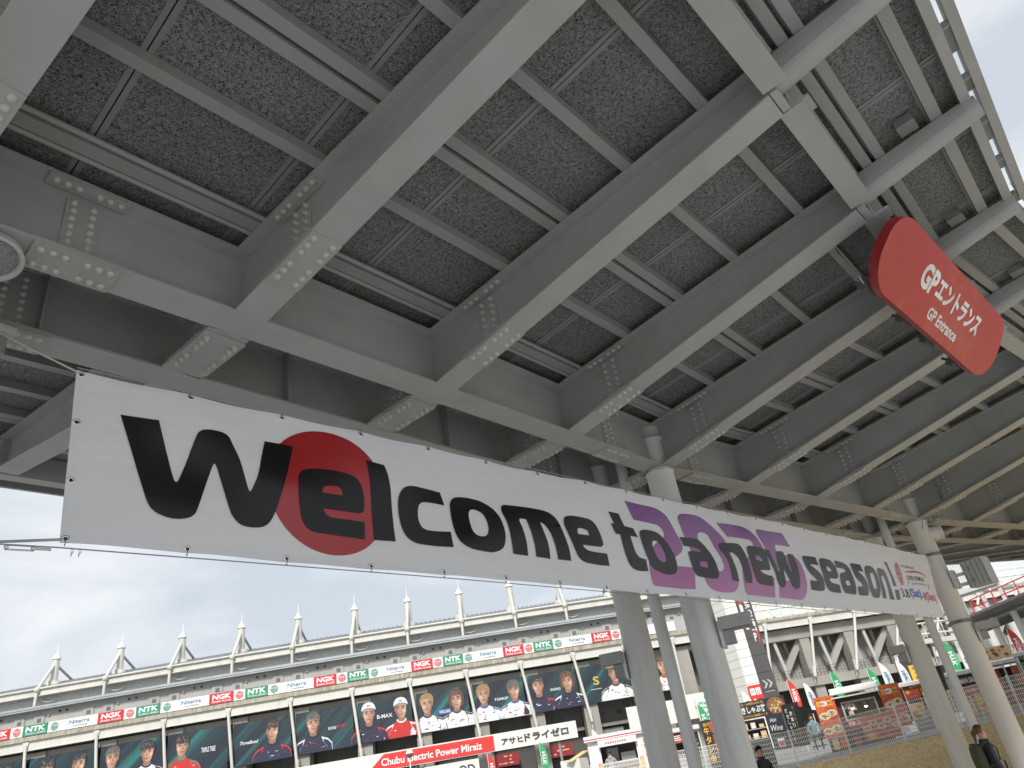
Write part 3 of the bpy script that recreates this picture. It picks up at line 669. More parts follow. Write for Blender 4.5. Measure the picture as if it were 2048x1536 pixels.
mb = MB(); mb.tube(BP(.02, HB-.02, .006), (.95, 5.3, 4.97), .007, n=7); mb.tube((.95, 5.3, 4.97), (.45, 5.42, 5.15), .003, n=5); part('stay_rope', mb, rope, ban)
mb = MB()
pts = [BP(x, 0, .0) + V((0, 0, -.028-.0*x)) for x in (0, 3, 6, 9, 12, LB)]; mb.path([V((-.6, 4.75, 3.17))]+pts+[gp(8, .15)-V((0, 0, 2.11))], .004, 6)
mb.path([BP(x, HB, 0)+V((0, 0, .02)) for x in (0, 3, 6, 9, 12, LB)]+[gp(8, .15)-V((0, 0, .93))], .004, 6); part('support_wire', mb, wire, ban)
mb = MB(); q0 = V((-.6, 4.75, 3.17)); u_ = (BP(0, 0)+V((0, 0, -.028))-q0).normalized(); w0 = V((1.06, 4.63, 3.19))
for s in (-1, 1): mb.tube(w0+V((0, 0, .013*s)), w0+u_*.13+V((0, 0, .013*s)), .005, n=6)
for t in (0, .13): mb.lathe(w0+u_*(t-.012), u_, [(.004, 0), (.017, .006), (.017, .018), (.004, .024)], 8)
mb.tube(w0+u_*.14, w0+u_*.22, .008, n=6)
part('turnbuckle', mb, metal, ban)
for t in (.33, .37): mb = MB(); mb.box(w0+u_*t, u_*.008, (0, .006, 0), (0, 0, .013)); mb.tube(w0+u_*t+V((0, 0, -.01)), w0+u_*t+V((-.006, 0, -.035)), .004, n=5); part('wire_clamp', mb, metal, ban)
mb = MB(); mb.tube(BP(.02, .02, .006), (.6, 4.72, 3.175), .008, n=6); part('stay_rope', mb, mat('grey_rope', (.4, .4, .38), .8), ban)

# ------------------------------------------------------------------ the red hanging sign
SP0 = V((6.896, .191, 5.7)); SX = V((.989, -.149, 0)); SU = V((-.107, -.711, .695))
sfr = frame(SP0, SX, SU); sg = empty('hanging_sign', sfr @ V((1.3, -.4, 0)), label='red sign with rounded ends reading GP Entrance in Japanese and English under the canopy', cat='sign')
sred = mat('sign_red', (.46, .032, .028), .38, .05, 1.2, bump=.12, bs=2.4, dirt=(.56, .11, .07), dirts=1.1); sred2 = mat('sign_red_edge', (.30, .018, .02), .35)
whp = mat('white_print', (.80, .79, .76), .45)
ol = [(-.269, -.111, 0), (-.19, -.06, 0), (-.089, -.033, 0), (.001, -.034, 1), (2.478, -.298, 1), (2.637, -.321, 0), (2.72, -.37, 0), (2.80, -.468, 0), (2.87, -.65, 0), (2.87, -.83, 0), (2.775, -.968, 0), (2.677, -1.016, 0), (2.544, -1.045, 1), (.008, -.793, 1), (-.12, -.759, 0), (-.219, -.693, 0), (-.298, -.6, 0), (-.346, -.465, 0), (-.346, -.327, 0), (-.33, -.207, 0)]
ol = sm(ol, 4)[::-1]
mb = MB(); mb.prism([ol], sfr, -.003, 0, 0, 0); part('front_panel', mb, sred, sg)
mb = MB(); mb.prism([[(x*.998+.002, y*.998-.001) for x, y in ol]], sfr, -.10, -.0035, 0, 0); part('casing', mb, sred2, sg)
tf = sfr @ Matrix.Rotation(math.radians(-6.1), 4, 'Z')
mb = MB(); text(mb, 'GP', tf, .535, -.468, .37, .262, z=.003, bold=.045); text(mb, 'エントランス', tf, .93, -.45, 1.26, .235, z=.003, bold=.045); part('lettering', mb, whp, sg)
mb = MB(); text(mb, 'GP Entrance', tf, .975, -.665, .81, .130, z=.003, bold=.03); part('lettering', mb, whp, sg)
dkb = mat('bracket_dark', (.10, .10, .095), .6)
for x in (-.05, .85, 1.5, 2.3):
    mb = MB(); p = sfr @ V((x, -.74-.105*x, -.17)); mb.box(p, SX*.11, SU*.07, sfr.to_3x3() @ V((0, 0, .04))); mb.beam(p, p+V((.02, .10, .10)), .04, .03); part('bracket', mb, dkb, sg)
mb = MB(); mb.beam((7.13, .98, 5.95), (6.70, .84, 5.27), .09, .012, up=(0, 1, 0)); part('stay_bar', mb, steel2, sg)
mb = MB(); mb.box(sfr @ V((.05, -.12, -.20)), SX*.06, SU*.05, sfr.to_3x3() @ V((0, 0, .08))); mb.beam(sfr @ V((.9, -.3, -.13)), V((7.9, .35, 5.84)), .06, .05); mb.beam(sfr @ V((2.0, -.4, -.13)), V((9.0, .1, 5.84)), .06, .05); part('hanger', mb, steel2, sg)

# ------------------------------------------------------------------ things fixed to girder and columns
def round_speaker(loc, ax, r, lab):
    o = empty('ceiling_speaker', loc, label=lab, cat='speaker', group='loudspeakers on the girders')
    mb = MB(); mb.lathe(loc, ax, [(r*.6, -.14), (r*.95, -.06), (r, -.01), (r, .012), (r*.93, .018), (r*.84, -.002), (r*.83, -.02)], 40); part('rim', mb, mat('speaker_shell', (.46, .47, .45), .5), o)
    mb = MB(); mb.lathe(loc, ax, [(r*.84, -.010), (r*.5, .004), (.001, .012)], 32); part('grille', mb, grille, o)
def grille_mat():
    m = mat('speaker_grille', (.26, .26, .24), .6); t = m.node_tree; b = t.nodes['Principled BSDF']
    tcn = N(t, 'ShaderNodeTexCoord'); vo = N(t, 'ShaderNodeTexVoronoi'); vo.inputs['Scale'].default_value = 190; r = N(t, 'ShaderNodeValToRGB'); r.color_ramp.elements[0].position = .3; r.color_ramp.elements[0].color = (.05, .05, .05, 1); r.color_ramp.elements[1].position = .55; r.color_ramp.elements[1].color = (.33, .33, .31, 1)
    t.links.new(tcn.outputs['Object'], vo.inputs['Vector']); t.links.new(vo.outputs['Distance'], r.inputs[0]); t.links.new(r.outputs[0], b.inputs['Base Color']); return m
grille = grille_mat()
round_speaker(V((.635, 4.6, 5.07)), V((.05, -.25, -1)), .20, 'round loudspeaker with grey mesh grille below the front girder at the left edge')
o = empty('box_speaker', (.85, 5.55, 4.9), label='boxy loudspeaker with white rim hanging by the rear girder at the left edge', cat='speaker', group='loudspeakers on the girders')
mb = MB(); mb.box((.86, 5.48, 5.04), (.13, .02, 0), (-.03, .18, 0), (0, 0, .03)); part('rim', mb, mat('speaker_shell', (.46, .47, .45), .5), o)
mb = MB(); mb.box((.84, 5.5, 4.94), (.11, .02, 0), (-.03, .15, 0), (0, 0, .07)); part('grille', mb, grille, o)

def uplight(k, off, z, ang, lab, a0=.43, hl=.2):
    c = gp(k, off); c.z = 0; d = V((math.cos(ang), math.sin(ang), 0)); s = V((-d.y, d.x, 0))
    o = empty('column_light', c+d*.2+V((0, 0, z)), label=lab, cat='light', group='lights clamped to the columns')
    P = lambda a, b, h: c+d*a+s*b+V((0, 0, z+h))
    mb = MB(); mb.box(P(a0, 0, .16), d*hl, s*.17, (0, 0, .075)); mb.box(P(a0, 0, .16), d*(hl-.005), s*.165, (0, 0, .078)); part('lamp_head', mb, greybox, o)
    mb = MB(); mb.box(P(.30, 0, -.0), d*.08, s*.10, (0, 0, .085)); part('driver_box', mb, mat('grey_housing_dark', (.30, .303, .30), .5), o)
    mb = MB(); mb.box(P(.22, 0, .04), d*.022, s*.12, (0, 0, .16)); part('mounting_plate', mb, colm, o)
    mb = MB(); mb.box(P(a0, 0, .079), d*(hl-.04), s*.13, (0, 0, .004)); part('lens', mb, mat('lamp_glass', (.10, .10, .10), .15), o)
uplight(4, .1515, 2.80, math.radians(-68), 'grey box light on the front column nearest the camera')
uplight(4, 1.2355, 2.72, math.radians(118), 'grey box light on the rear column nearest the camera', .38, .16)
uplight(8, .1515, 2.74, math.radians(-80), 'grey box light on the far front column, below the meter box')
uplight(8, 1.2355, 2.66, math.radians(108), 'grey box light on the far rear column', .38, .16)
# meter box, bands, duct stub on the far front column
c = gp(8, .1515); c.z = 0
r8, d8 = node(8)[2], node(8)[1]
o = empty('speaker_box', c+V((.05, -.6, 3.58)), label='ribbed grey plastic loudspeaker box on a bracket on the far front column', cat='speaker')
mb = MB(); cc = c+V((.02, -.70, 3.87)); ex, ey = V((.97, -.24, 0)), V((.24, .97, 0))
mb.box(cc, ex*.16, ey*.22, (0, 0, .26)); part('body', mb, mat('speaker_grey', (.42, .425, .42), .55), o)
mb = MB()
for i in range(5): mb.box(cc+ey*(-.19+.095*i)-ex*.165, ex*.006, ey*.006, (0, 0, .25)); 
for i in range(4): mb.box(cc-ex*.17+ey*.1+V((0, 0, .14-.02*i)), ex*.003, ey*.05, (0, 0, .004)); mb.box(cc-ex*.17+ey*.1+V((0, 0, -.1-.02*i)), ex*.003, ey*.05, (0, 0, .004))
part('ribs', mb, mat('speaker_grey_dark', (.26, .265, .26), .55), o)
mb = MB(); mb.box(c+V((.0, -.24, 3.85)), (.12, 0, 0), (0, .04, 0), (0, 0, .18)); mb.box(c+V((.0, -.36, 3.92)), (.03, 0, 0), (0, .1, 0), (0, 0, .03)); mb.box(c+V((.0, -.36, 3.72)), (.03, 0, 0), (0, .1, 0), (0, 0, .03)); part('bracket', mb, colm, o)
for z, lb in ((4.42, 'upper worn steel strap round the far front column, holding the banner wire'), (3.05, 'lower worn steel strap round the far front column, under the banner corner')): mb = MB(); mb.lathe(c+V((0, 0, z-.03)), (0, 0, 1), [(.209, 0), (.214, .005), (.214, .055), (.209, .06)], 32); mb.box(c+V((-.2, -.09, z)), (.02, .03, 0), (.02, -.02, 0), (0, 0, .02)); solo('column_band', mb, mat('galvanised', (.22, .21, .18), .45, metal=.5), lb, 'strap', 'straps on the far front column')
mb = MB(); mb.tube(c+V((-.05, .1, 4.86)), c+V((.16, -.34, 4.86)), .15, n=24); mb.tube(c+V((.15, -.32, 4.86)), c+V((.165, -.35, 4.86)), .165, n=24); solo('duct_stub', mb, colm, 'short capped round stub crossing the top of the far front column', 'pipe')
mb = MB()
for a, b in (((-.15, -.1, 4.95), (-.3, -.2, 5.15)), ((.1, -.2, 5.0), (-.1, -.5, 5.2)), ((.0, -.2, 4.7), (.05, -.25, 5.2)), ((-.2, 0, 5.0), (.3, -.5, 5.22))): mb.tube(c+V(a), c+V(b), .008, n=5)
mb.tube(c+V((.05, -.55, 5.24)), c+V((-.5, -.9, 5.75)), .018, n=8); solo('cabling', mb, mat('cable_grey', (.2, .2, .19), .6), 'loose cables above the capped stub of the far front column', 'cable')

# ------------------------------------------------------------------ the grandstand (stands on a circle round CX,CY)
CX, CY, RR = 377.93, 373.22, 454.96
def st(a, b, z):
    """point at bearing a (degrees) of the stand's circle, b metres behind its front, height z"""
    r = RR-b; t = math.radians(a); return V((CX+r*math.cos(t), CY+r*math.sin(t), z))
def sfrm(a0, a1, b, z):
    p, q = st(a0, b, z), st(a1, b, z); return frame(p, q-p, (0, 0, 1)), (q-p).length
def sbox(mb, a0, a1, b0, b1, z0, z1, mi=0, z0b=None, z1b=None, step=1.0):
    n = max(1, math.ceil((a1-a0)/step))
    for i in range(n):
        u, v = a0+(a1-a0)*i/n, a0+(a1-a0)*(i+1)/n; zb0 = z0 if z0b is None else z0b; zb1 = z1 if z1b is None else z1b
        mb.hexa([st(u, b0, z0), st(v, b0, z0), st(v, b1, zb0), st(u, b1, zb0), st(u, b0, z1), st(v, b0, z1), st(v, b1, zb1), st(u, b1, zb1)], mi)
conc = mat('concrete', (.34, .325, .285), .85, .13, .45, bump=.3, bs=5, dirt=(.24, .225, .19), dirts=.35, streak=False)
concd = mat('stained_concrete', (.40, .36, .29), .9, .25, 2.5, bump=.4, bs=6, dirt=(.085, .07, .045), dirts=4.5, streak=True)
wallg = mat('grey_wall', (.40, .40, .38), .8, .07, .7, streak=True, dirt=(.34, .34, .32), dirts=.6)
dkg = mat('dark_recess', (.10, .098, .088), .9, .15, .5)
creamw = mat('cream_steel', (.60, .59, .54), .5, .05, .8, streak=True, dirt=(.48, .46, .40), dirts=1.0)
offw = mat('off_white_panel', (.66, .66, .62), .5, .04, 1); roofm = mat('roof_sheet', (.24, .25, .26), .55, .1, 2, metal=.3); ledge = mat('zinc_ledge', (.40, .43, .43), .4, .07, .8, metal=.3)
shut = mat('shutter_grey', (.30, .305, .30), .6, .05, .6)
dwin = mat('dark_window', (.02, .022, .025), .2)
signw = mat('sign_white', (.70, .685, .63), .55, .03, .6); signr = mat('sign_vivid_red', (.62, .035, .03), .5, .03, .6); signt = mat('sign_text_grey', (.05, .05, .055), .6)
stand = empty('grandstand', st(-137, 0, .6), label='long curved concrete grandstand with white masts along its roof', cat='grandstand')
PO = [-146, -145.1, -144.2, -143.4, -142.6, -141.77, -140.94, -140.07, -139.25, -138.46, -137.70, -136.94, -136.22, -135.51, -134.81, -134.13, -133.44, -132.8, -132.16, -131.5, -130.84, -130.18, -129.52, -128.86, -128.2, -127.54, -126.88, -126.22, -125.56, -124.9, -124.2, -123.5]
A0, A1_, AM, AR = -146, -123.5, -131.9, -131.7
def lean(a): return .09 if a < -134 else .09-(a+134)/3.2*.29
mb = MB(); sbox(mb, A0, AR, -.15, 9, 12.36, 12.78); o = part('floor_slab', mb, concd, stand)
mb = MB(); sbox(mb, A0, AM, .5, .8, 12.78, 15.08); sbox(mb, -133.4, AR, .0, .2, 12.78, 14.0); wall = part('wall', mb, wallg, stand)
for i, a in enumerate(PO[:-1]):                         # doors, small windows and lamps of the upper wall
    if a > AM-.4: break
    for da in (-.24, .01):
        if a+da < -145.6: continue
        mb = MB(); sbox(mb, a+da, a+da+.14, .44, .5, 12.8, 14.68, 0); sbox(mb, a+da+.008, a+da+.132, .40, .44, 12.8, 14.60, 0); sbox(mb, a+da+.05, a+da+.10, .37, .4, 14.0, 14.35, 1); part('door', mb, [wallg, mat('door_panel_dark', (.13, .13, .13), .5)], wall)
    mb = MB()
    for da in (.33, .42): p = st(a+da, .45, 14.75); mb.lathe(p, st(a, 0, 0)-st(a, 1, 0), [(.1, 0), (.1, .08), (.08, .09)], 10)
    part('vent', mb, dwin, wall)
    mb = MB(); p = st(a+.20, .4, 14.5); mb.lathe(p, st(a, 0, 0)-st(a, 1, 0), [(.09, 0), (.09, .05), (.03, .1)], 10); part('wall_lamp', mb, mat('fitting_grey', (.5, .5, .48), .5), wall)
    mb = MB(); sbox(mb, a+.50, a+.525, .42, .5, 14.5, 14.7); part('junction_box', mb, wallg, wall)
mb = MB(); sbox(mb, A0, AM, -.30, 2.5, 15.08, 15.24); sbox(mb, A0, AM, -.36, -.25, 15.24, 15.44, z1b=15.44); sbox(mb, A0, AM, -.25, 3, 15.24, 15.30); part('ledge', mb, ledge, stand)
for i in range(24):
    a = A0+.6*i
    if a > AM-.7: break
mb = MB(); sbox(mb, A0, AM, 1.25, 1.4, 15.3, 17.0); sbox(mb, A0, AM, .75, 5.4, 16.9, 17.0, z0b=18.1, z1b=18.2); part('soffit', mb, mat('soffit_grey', (.50, .50, .48), .8), stand)
mb = MB(); sbox(mb, A0, AM, .3, .75, 16.50, 17.06); sbox(mb, A0, AM, .25, .3, 16.50, 16.56); sbox(mb, A0, AM, .25, .3, 17.0, 17.06); ftrim = part('fascia_girder', mb, creamw, stand)
mb = MB()
for i in range(60):
    a0 = A0+(AM-A0)*i/60; mb.tube(st(a0, .18, 17.16), st(A0+(AM-A0)*(i+1)/60, .18, 17.16), .11, n=8, cap=False)
part('ridge_pipe', mb, creamw, stand)
# corrugated roof: zigzag edge
mb = MB(); pa = .066; n = int((AM-A0)/pa); vs = []
for i in range(2*n+1):
    a = A0+pa*i/2; h = .17 if i % 2 else 0
    vs += [st(a, .45, 17.16+h), st(a, 5.5, 18.52+h)]
mb.add(vs, [(2*i, 2*i+2, 2*i+3, 2*i+1) for i in range(2*n)]); mb.add([v+V((0, 0, -.05)) for v in vs], [(2*i, 2*i+1, 2*i+3, 2*i+2) for i in range(2*n)])
mb.add(vs[::2]+[v+V((0, 0, -.05)) for v in vs[::2]], [(i, i+2*n+1, i+2*n+2, i+1) for i in range(2*n)]); part('roof', mb, roofm, stand)
# masts
def mast(a, i):
    mb = MB(); c = st(a, 2.4, 0); o = empty('roof_mast', c+V((0, 0, 17)), label='white tapered roof mast number, see below', cat='mast', group='white masts along the grandstand roof')
    mb.lathe(c, (0, 0, 1), [(.42, 17.0), (.34, 20.15), (.34, 20.3)], 14); part('shaft', mb, creamw, o)
    mb = MB(); mb.lathe(c, (0, 0, 1), [(.44, 20.3), (.44, 20.36), (.06, 20.98), (.03, 21.0), (.025, 21.8), (.0, 21.9)], 14); part('cap', mb, white, o)
    mb = MB(); mb.lathe(c, (0, 0, 1), [(.72, 17.4), (.72, 18.1), (.5, 18.12)], 4); part('base', mb, creamw, o)
    f = st(a, .1, 17.05)
    mb = MB(); mb.tube(c+V((0, 0, 20.0)), f, .17, n=8); part('front_strut', mb, creamw, o)
    mb = MB(); mb.tube(c+V((0, 0, 19.8)), st(a, 6.3, 18.3), .13, n=8); part('rear_strut', mb, mat('strut_grey', (.45, .44, .40), .5), o)
    mb = MB(); mb.lathe(f-V((0, 0, .28)), (0, 0, 1), [(.05, 0), (.26, .08), (.26, .48), (.05, .56)], 12); mb.tube(f, st(a, .1, 15.3), .15, n=8); part('support_post', mb, creamw, o)
    mb = MB()
    for k in range(6):
        t0, t1 = math.pi*k/6, math.pi*(k+1)/6; mb.tube(st(a+.10*1, 1.0, 16.2)+V((0, 0, 0))+st(a+.02, 0, 0)*0+V((.5*math.cos(t0), -.5*math.cos(t0), -.3*math.sin(t0))), st(a+.1, 1.0, 16.2)+V((.5*math.cos(t1), -.5*math.cos(t1), -.3*math.sin(t1))), .07, n=6)
    part('pipe_loop', mb, creamw, o); return o
ordn = ['first', 'second', 'third', 'fourth', 'fifth', 'sixth', 'seventh', 'eighth', 'ninth', 'tenth', 'eleventh', 'twelfth']
MA = [a+.02 for a in PO if -141.6 < a < -132.9]; vis = [a for a in MA if -141.6 < a < -132.9]
for i, a in enumerate(MA):
    o = mast(a, i)
    if a in vis:
        j = vis.index(a); o['label'] = f"white mast with pointed cap on the grandstand roof, {ordn[j]} from the left"
    else: o['label'] = 'white mast with pointed cap on the grandstand roof beyond the frame or behind the banner'
# beams, posts, pillars, recess
for i in range(len(PO)-1):
    a, a2 = PO[i], PO[i+1]; left = a < -132.1
    mb = MB(); sbox(mb, a+.03, a2-.03, .1, .16, 11.55, 12.34); sbox(mb, a+.03, a2-.03, -.0, .3, 12.28, 12.35); sbox(mb, a+.03, a2-.03, .0, .3, 11.5, 11.56); sbox(mb, a+.02, a2-.02, .3, 3.4, 11.9, 12.0, z0b=11.2, z1b=11.3)
    part('edge_girder', mb, creamw, stand)
    mb = MB(); top = st(a, -.05, 12.05); bot = st(a+lean(a), .0, 5.7 if left else 6.4)
    mb.tube(bot, top, .15, n=8); u_ = (st(a+.01, 0, 0)-st(a, 0, 0)).normalized()
    o = part('post', mb, creamw, stand)
    mb = MB(); mb.hexa([top+V((0, 0, -.55))-u_*.12, top+V((0, 0, -.55))+u_*.12, st(a, .5, 11.5)+u_*.12, st(a, .5, 11.5)-u_*.12, top+V((0, 0, .25))-u_*.30, top+V((0, 0, .25))+u_*.30, st(a, .6, 12.3)+u_*.3, st(a, .6, 12.3)-u_*.3]); part('bracket', mb, creamw, o)
    mb = MB(); mb.tube(bot+V((0, 0, 1.0)), st(a+lean(a), .4, 4.6 if left else 5.8), .16, .06, n=8); part('foot', mb, creamw, o)
    if left:
        mb = MB(); sbox(mb, a+.03, a+.21, .7, 2.4, .6, 11.3); part('pillar', mb, conc, stand)
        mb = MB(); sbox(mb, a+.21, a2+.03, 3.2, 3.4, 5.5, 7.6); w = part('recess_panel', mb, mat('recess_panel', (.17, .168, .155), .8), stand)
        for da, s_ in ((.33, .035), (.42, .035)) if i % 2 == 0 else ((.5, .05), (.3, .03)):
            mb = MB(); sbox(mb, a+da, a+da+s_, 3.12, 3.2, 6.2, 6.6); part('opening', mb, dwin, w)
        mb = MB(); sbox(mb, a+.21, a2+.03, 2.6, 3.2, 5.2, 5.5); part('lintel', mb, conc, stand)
        if -134.5 < a < -133:
            mb = MB()
            for q in range(9): sbox(mb, a+.24+q*.033, a+.24+q*.033+.031, 3.0, 3.1, .6, 5.0)
            part('shutter', mb, shut, stand)
    else:
        mb = MB(); sbox(mb, a-.19, a-.05, .9, 2.2, .6, 11.5); part('pillar', mb, conc, stand)
        rk = mat('raking_concrete', (.40, .395, .365), .8, .08, .6, dirt=(.38, .37, .34), dirts=.7)
        mb = MB(); mb.beam(st(a+.51, 1.5, 10.34), st(a+.24, 2.4, 7.4), .62, .45, up=st(a, 0, 0)-st(a, 5, 0)); part('raking_strut', mb, rk, stand)
        mb = MB(); mb.tube(st(a+.12, 1.2, 10.34), st(a+.22, 1.9, 6.5), .2, n=10); part('raking_tube', mb, creamw, stand)
        mb = MB(); mb.beam(st(a+.35, 2.6, 10.34), st(a+.40, 3.0, 8.3), .3, .3); part('raking_strut', mb, rk, stand)
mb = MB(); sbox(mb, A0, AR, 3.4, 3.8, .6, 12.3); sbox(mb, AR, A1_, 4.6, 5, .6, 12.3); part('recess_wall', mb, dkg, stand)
mb = MB(); sbox(mb, A0, AR, .9, 3.4, 10.85, 11.35); part('recess_beam', mb, conc, stand)
mb = MB(); sbox(mb, AR, A1_, -.15, 6, 12.3, 12.6); part('floor_slab', mb, concd, stand)
mb = MB(); sbox(mb, AR, A1_, .8, 2.2, 10.35, 11.45); part('concrete_beam', mb, conc, stand)
mb = MB(); sbox(mb, AR, A1_, .6, 1.8, 5.6, 6.45); part('concrete_beam', mb, conc, stand)
mb = MB(); sbox(mb, AR, A1_, 1.9, 4.6, 6.3, 6.45); sbox(mb, AR, A1_, 3.0, 3.2, 7.2, 10.4); part('back_wall', mb, mat('back_wall_grey', (.27, .265, .25), .85, .1, .4), stand)
mb = MB(); sbox(mb, AR, A1_, 2.9, 3.0, 6.45, 7.5); part('concrete_dwarf_wall', mb, conc, stand)
mb = MB()
a = AR
while a < -125:
    mb.tube(st(a, .65, 6.45), st(a, .65, 7.35), .022, n=4, cap=False); a += .05
for z in (6.75, 7.05, 7.35):
    for k in range(14): mb.tube(st(AR+.5*k, .65, z), st(AR+.5*(k+1), .65, z), .02, n=4, cap=False)
part('mesh_railing', mb, mat('dark_railing', (.10, .10, .10), .6), stand, kind='stuff')
# glazed rail on the right part
gpan = mat('rail_glass', (.62, .66, .66), .12, .04, .5, spec=.7)
a = -132.0
while a < -124:
    mb = MB(); sbox(mb, a+.012, a+.148, .3, .33, 12.8, 14.35); part('rail_panel', mb, gpan if random.random() < .8 else offw, stand)
    mb = MB(); p = st(a, .25, 12.6); mb.beam(p, p+V((0, 0, 2.3)), .06, .06, up=(1, 0, 0)); part('rail_post', mb, white, stand); a += .16
mb = MB()
for z in (13.6, 14.4, 14.9):
    for k in range(18): mb.tube(st(-132+.45*k, .25, z), st(-132+.45*(k+1), .25, z), .035, n=5, cap=False)
part('rail_bar', mb, white, stand)
mb = MB()
for k in range(12): a = -131.9+.62*k; mb.beam(st(a, .6, 12.6), st(a+.02, 3.2, 14.9), .15, .15); mb.beam(st(a+.25, .7, 12.6), st(a+.45, .7, 14.7), .12, .12)
sbox(mb, -132, -124, 3.2, 3.3, 12.6, 15.2); part('seat_framing', mb, offw, stand)
# shops in the ground floor
for a0, a1, m_, nm in ((-136.15, -135.75, signr, 'red shop front panel'), (-135.42, -134.98, signr, ''), (-134.72, -134.3, signr, '')):
    mb = MB(); sbox(mb, a0, a1, 2.4, 2.5, 3.2, 4.3); part('shop_sign', mb, mat('shop_red', (.30, .02, .03), .5), stand)
    mb = MB()
    for k in range(12): x = random.uniform(a0, a1-.06); z = random.choice((3.4, 3.7, 4.0)); sbox(mb, x, x+random.uniform(.02, .05), 2.36, 2.38, z, z+.12)
    part('shop_lettering', mb, mat('shop_cream', (.6, .5, .3), .6), stand)
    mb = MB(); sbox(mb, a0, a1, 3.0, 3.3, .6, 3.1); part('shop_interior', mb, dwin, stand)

# ------------------------------------------------------------------ ribbon banners on the parapet
green = mat('ribbon_green', (.02, .24, .13), .5, .04, 1); rred = mat('ribbon_red', (.58, .02, .03), .5, .04, 1); rwhite = mat('ribbon_white', (.74, .735, .72), .6, .03, .8); rblue = mat('ribbon_blue', (.04, .17, .34), .5); rgrey = mat('ribbon_grey', (.28, .28, .28), .6)
UL = [-144.38, -142.92, -141.47, -140.06, -138.69, -137.4, -136.18, -135.01, -133.85, -132.72]
def roundel(mb, fr, cx, cy, r, mi, mw, word):
    flat(mb, ell(cx, cy, r, r, 20), fr, .02, mi)
    text(mb, word, fr, cx-r*.72, cy-r*.02, r*1.44, r*.42, mw, .03, .02)
    for a in range(10, 171, 20):
        c, s = math.cos(math.radians(a)), math.sin(math.radians(a)); mb.add([fr @ V((cx+r*.6*c-r*.03*s, cy+r*.6*s+r*.03*c, .03)), fr @ V((cx+r*.6*c+r*.03*s, cy+r*.6*s-r*.03*c, .03)), fr @ V((cx+r*.97*c+r*.05*s, cy+r*.97*s-r*.05*c, .03)), fr @ V((cx+r*.97*c-r*.05*s, cy+r*.97*s+r*.05*c, .03))], [(0, 1, 2, 3)], mw)
    for a in range(-170, -9, 20):
        c, s = math.cos(math.radians(a)), math.sin(math.radians(a)); mb.add([fr @ V((cx+r*.75*c-r*.03*s, cy+r*.75*s+r*.03*c, .03)), fr @ V((cx+r*.75*c+r*.03*s, cy+r*.75*s-r*.03*c, .03)), fr @ V((cx+r*.97*c+r*.05*s, cy+r*.97*s-r*.05*c, .03)), fr @ V((cx+r*.97*c-r*.05*s, cy+r*.97*s+r*.05*c, .03))], [(0, 1, 2, 3)], mw)
    text(mb, 'SPARK' if word == 'NGK' else 'TECHNICAL', fr, cx-r*.6, cy-r*.36, r*1.2, r*.22, mw, .03); text(mb, 'PLUGS' if word == 'NGK' else 'CERAMICS', fr, cx-r*.5, cy-r*.66, r*1.0, r*.22, mw, .03)
for i in range(len(UL)-1):
    a0, a1 = UL[i], UL[i+1]
    if a0 < -143.5 or a0 > -133: 
        if a0 < -143.5: continue
    last = a0 > -133.9
    fr, L = sfrm(a0, a1, -.22, 12.82); H = .95
    where = 'at the far left' if a0 < -142 else ['', 'first whole', 'second', 'third', 'fourth', 'fifth', 'sixth', 'seventh'][min(7, max(1, i-1))]+' from the left' if not last else 'cut short beside the near column'
    o = empty('parapet_banner', fr @ V((0, 0, 0)), label='repeating red, green and white sponsor strip on the parapet, '+where, cat='banner', group='sponsor strips along the grandstand parapet')
    mb = MB(); n = 40; vs = []
    for k in range(n+1):
        x = L*k/n
        for y in (0, H): vs.append(fr @ V((x, y+random.uniform(-.012, .012), .006*math.sin(x*7)+(.012*math.sin((x/L-.96)*120+y*3) if x/L > .93 else 0))))
    mb.add(vs, [(2*k, 2*k+2, 2*k+3, 2*k+1) for k in range(n)], 0, True); part('cloth', mb, rwhite, o)
    mb = MB(); flat(mb, [(0, 0), (.232*L, 0), (.232*L, H), (0, H)], fr, .022, 0); text(mb, 'NGK', fr, .028*L, .36, .18*L, .47, 1, .03, .045, .05); text(mb, 'SPARK PLUGS', fr, .025*L, .10, .185*L, .17, 1, .03, .02); part('red_panel', mb, [rred, rwhite], o)
    mb = MB(); roundel(mb, fr, .288*L, .48, .38, 0, 1, 'NGK'); part('red_roundel', mb, [rred, rwhite], o)
    if last: continue
    mb = MB(); flat(mb, [(.342*L, 0), (.561*L, 0), (.561*L, H), (.342*L, H)], fr, .022, 0); text(mb, 'NTK', fr, .365*L, .36, .175*L, .47, 1, .03, .045, .05); text(mb, 'TECHNICAL CERAMICS', fr, .365*L, .10, .18*L, .17, 1, .03, .01); part('green_panel', mb, [green, rwhite], o)
    mb = MB(); roundel(mb, fr, .62*L, .48, .38, 0, 1, 'NTK'); part('green_roundel', mb, [green, rwhite], o)
    mb = MB(); text(mb, 'Niterra', fr, .748*L, .42, .178*L, .36, 0, .022, .012); text(mb, '日本特殊陶業', fr, .785*L, .14, .125*L, .16, 1, .022, .005); part('lettering', mb, [rblue, rgrey], o)

